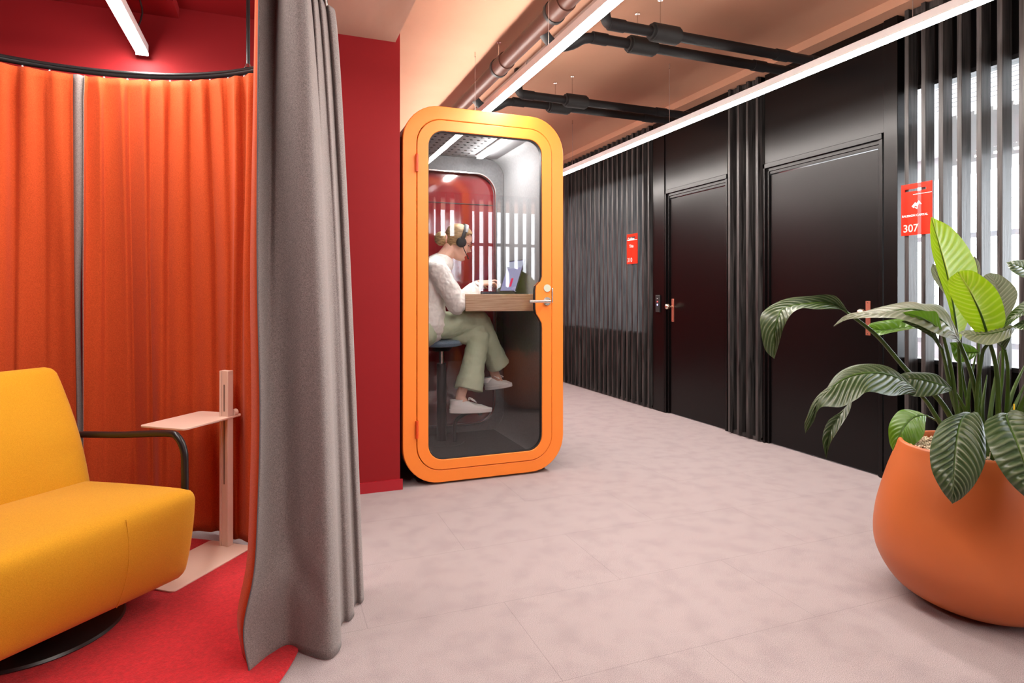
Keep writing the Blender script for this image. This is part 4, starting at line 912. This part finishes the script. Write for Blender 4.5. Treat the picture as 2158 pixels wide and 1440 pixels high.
# saucer leaf
leaf([(2110,686,2.2),(2070,694,2.22),(2040,697,2.2)], [(2142,690,2.08),(2105,700,2.08),(2062,706,2.08),(2021,701,2.1)], [(2125,712,1.98),(2085,727,1.96),(2045,718,2.0)], M['leafpale'], 8, .006, .0016, stem=[(2075,968,2.2),(2058,860,2.16),(2068,760,2.1),(2080,728,2.06),(2120,705,2.07)], sr=.005)
leaf([(2090,712,2.22),(2085,716,2.24)], [(2118,738,2.2),(2105,726,2.2),(2085,712,2.22)], [(2130,712,2.18),(2128,700,2.2)], M['leafdark'], 4, 0, .001, stem=[(2110,968,2.25),(2122,860,2.24),(2124,780,2.22)], sr=.006)
leaf([(2050,730,2.3),(2020,722,2.3)], [(2062,742,2.3),(2030,742,2.3),(2002,722,2.3)], [(2045,758,2.28),(2015,762,2.28)], M['leafgreen'], 5, .003, .0012, stem=[(2055,968,2.3),(2062,850,2.3)], sr=.004)
# right edge leaves
leaf([(2190,552,2.15),(2150,548,2.15)], [(2215,600,2.1),(2180,578,2.08),(2150,562,2.07),(2121,553,2.08)], [(2190,596,2.0),(2155,585,2.0),(2130,570,2.03)], M['leafdark'], 7, .004, .002, stem=[(2120,968,2.2),(2160,850,2.18),(2215,720,2.14)], sr=.0075)
leaf([(2170,630,2.1),(2140,648,2.1),(2122,670,2.1)], [(2210,640,2.05),(2170,650,2.05),(2140,664,2.06),(2116,690,2.08)], [(2180,655,1.99),(2150,668,2.0),(2126,685,2.04)], M['leafdark'], 7, .004, .002, stem=[(2115,968,2.2),(2150,860,2.14),(2230,700,2.08)], sr=.007)
leaf([(2180,668,2.0),(2155,675,2.0)], [(2210,690,2.0),(2170,683,2.0),(2132,688,2.02)], [(2180,695,1.96),(2150,695,1.98)], M['leafdark'], 5, .002, .0015, stem=[(2125,968,2.15),(2175,860,2.1),(2220,760,2.02)], sr=.006)
leaf([(2200,862,2.2),(2170,858,2.2)], [(2230,885,2.2),(2185,868,2.2),(2140,868,2.22)], [(2200,886,2.2),(2165,884,2.2)], M['leafgreen'], 4, .002, .001, stem=[(2130,968,2.25)], sr=.004)
# two big front drooping leaves
leaf([(2020,872,1.99),(1982,892,1.93),(1962,935,1.86),(1962,985,1.83),(1982,1030,1.83)], [(2052,872,2.06),(2030,878,1.98),(2018,915,1.90),(2012,970,1.86),(2009,1015,1.84),(2007,1062,1.85)], [(2070,888,2.01),(2077,925,1.94),(2076,975,1.88),(2055,1020,1.85),(2030,1048,1.85)], M['leafdark'], 11, .012, .0042,
     stem=[(2066,968,2.16),(2062,905,2.12)], sr=.006)
leaf([(2095,877,2.0),(2075,892,1.95),(2080,930,1.88),(2105,985,1.84),(2140,1030,1.83)], [(2125,872,2.04),(2122,884,1.98),(2142,930,1.88),(2162,985,1.84),(2180,1035,1.82),(2196,1075,1.83)], [(2160,872,2.0),(2200,895,1.95),(2225,940,1.88),(2230,990,1.85),(2218,1040,1.84)], M['leafdark'], 11, .012, .0042,
     stem=[(2092,968,2.16),(2100,900,2.12)], sr=.006)
for q in ([(2078,968,2.2),(2090,850,2.25),(2108,740,2.3)], [(2085,968,2.3),(2070,880,2.3),(2080,790,2.35)], [(2050,968,2.3),(2040,850,2.3),(2058,740,2.32)], [(2105,968,2.3),(2130,840,2.3),(2165,760,2.35)], [(2098,968,2.1),(2128,880,2.1),(2165,800,2.12)]):
    MB().tube([Vector(D(*z)) for z in cr([tuple(a) for a in q], 14)], [.009-.0078*(i/13)**2 for i in range(14)], 14).build('stalk', M['stem'], plant, ang=180)
tg_ = MB(); tp = D(2137, 905, 2.09); tg_.box(tp.x-.003, tp.x+.003, tp.y-.001, tp.y+.001, .54, .775); to_ = tg_.build('plant_label', M['yellow'], None, bevel=.0005); tag(to_, 'thin yellow plastic stick poked into the orange planter', 'plant label')

# ------------------------------------------------------------------ room signs
def text(body_, size, mtl, parent, loc, rot, sx=1, name='lettering'):
    cu = bpy.data.curves.new('t', 'FONT'); cu.body = body_; cu.size = size; cu.extrude = .0004; cu.align_x = 'LEFT'; cu.offset = size*.012
    ob = bpy.data.objects.new('t', cu); C.objects.link(ob); dg = bpy.context.evaluated_depsgraph_get(); me = bpy.data.meshes.new_from_object(ob.evaluated_get(dg))
    bpy.data.objects.remove(ob); me.materials.clear(); me.materials.append(mtl)
    me.transform(Matrix.Diagonal((sx, 1, 1, 1))); mx = max(v.co.x for v in me.vertices)
    me.transform(Matrix.Translation(Vector(loc)-parent_loc(parent)) @ rot)
    o = bpy.data.objects.new(name, me); C.objects.link(o); o.parent = parent; return o
RT = Matrix(((0,0,-1,0), (-1,0,0,0), (0,1,0,0), (0,0,0,1)))    # text facing -X, reading towards -Y
def sign(ya, yb, z0, z1, label, big, lines, emb):
    """ya = left (far) edge"""
    t = thing('room_sign', (3.494, (ya+yb)/2, z0), label, 'sign'); w__ = ya-yb; H = z1-z0
    sy0, sy1 = ya-w__*.12, yb+w__*.18; mb = MB()
    for a, b, c__, d__ in ((yb, ya, z0, z1-.045), (yb, ya, z1-.030, z1), (yb, sy1, z1-.045, z1-.030), (sy0, ya, z1-.045, z1-.030)): mb.box(3.490, 3.494, min(a,b), max(a,b), c__, d__)
    mb.build('acrylic_plate', M['acrylic'], t, smooth=False)
    MB().box(3.4893, 3.4897, yb, (ya-w__*.4) if emb else ya, z1-.066, z1-.063).build('white_line', M['white_print'], t, smooth=False)
    for s_, sz, zz, off, sx in lines: text(s_, sz, M['white_print'], t, (3.4895, ya-off, zz), RT, sx)
    text(big, .062, M['pinkprint'], t, (3.4895, ya-.012, z0+.02), RT, 1.0, 'room_number')
    if emb:
        e = MB(); cy, cz = ya-w__*.52, z0+H*.56
        poly = [[(-.03,0),(-.008,.022),(0,.008),(.004,-.006),(-.008,.0)], [(-.03,0),(-.018,-.012),(-.012,-.004)], [(-.003,.012),(.012,.03),(.022,.018),(.03,.006),(.022,.006),(.014,.014),(.006,-.004),(.004,-.018)], [(-.014,-.006),(.0,-.010),(.004,-.02),(-.004,-.016)]]
        for pl_ in poly: e.add([(3.4893, cy-a*1.0, cz+b) for a, b in pl_], [tuple(range(len(pl_)))])
        e.build('crest_mark', M['white_print'], t, smooth=False, fix=False)
    for y in (ya-.01, yb+.012): MB().tube([(3.502, y, z1-.015), (3.494, y, z1-.015)], .004, 8).build('standoff', M['steel'], t)
    return t
sa, sb_ = PX(1899, 620, 3.49).y, PX(1964, 620, 3.49).y
zt = PX(1930, 386, 3.49).z; zb = PX(1930, 495, 3.49).z
sign(sa, sb_, zb, zt, 'translucent red room sign 307 with white crest on battens behind the plant', '307', [('BALERION CAPITAL', .0175, zb+.36*(zt-zb), .006, 1.0)], True)
sa, sb_ = PX(1321, 620, 3.49).y, PX(1343, 620, 3.49).y
zt = PX(1332, 493, 3.49).z; zb = PX(1332, 556, 3.49).z
sign(sa, sb_, zb, zt, 'small red room sign 310 on the battens left of the farther door', '310', [('Golden', .042, zb+.245, .02, 1.0), ('Trio', .045, zb+.17, .05, 1.0)], False)
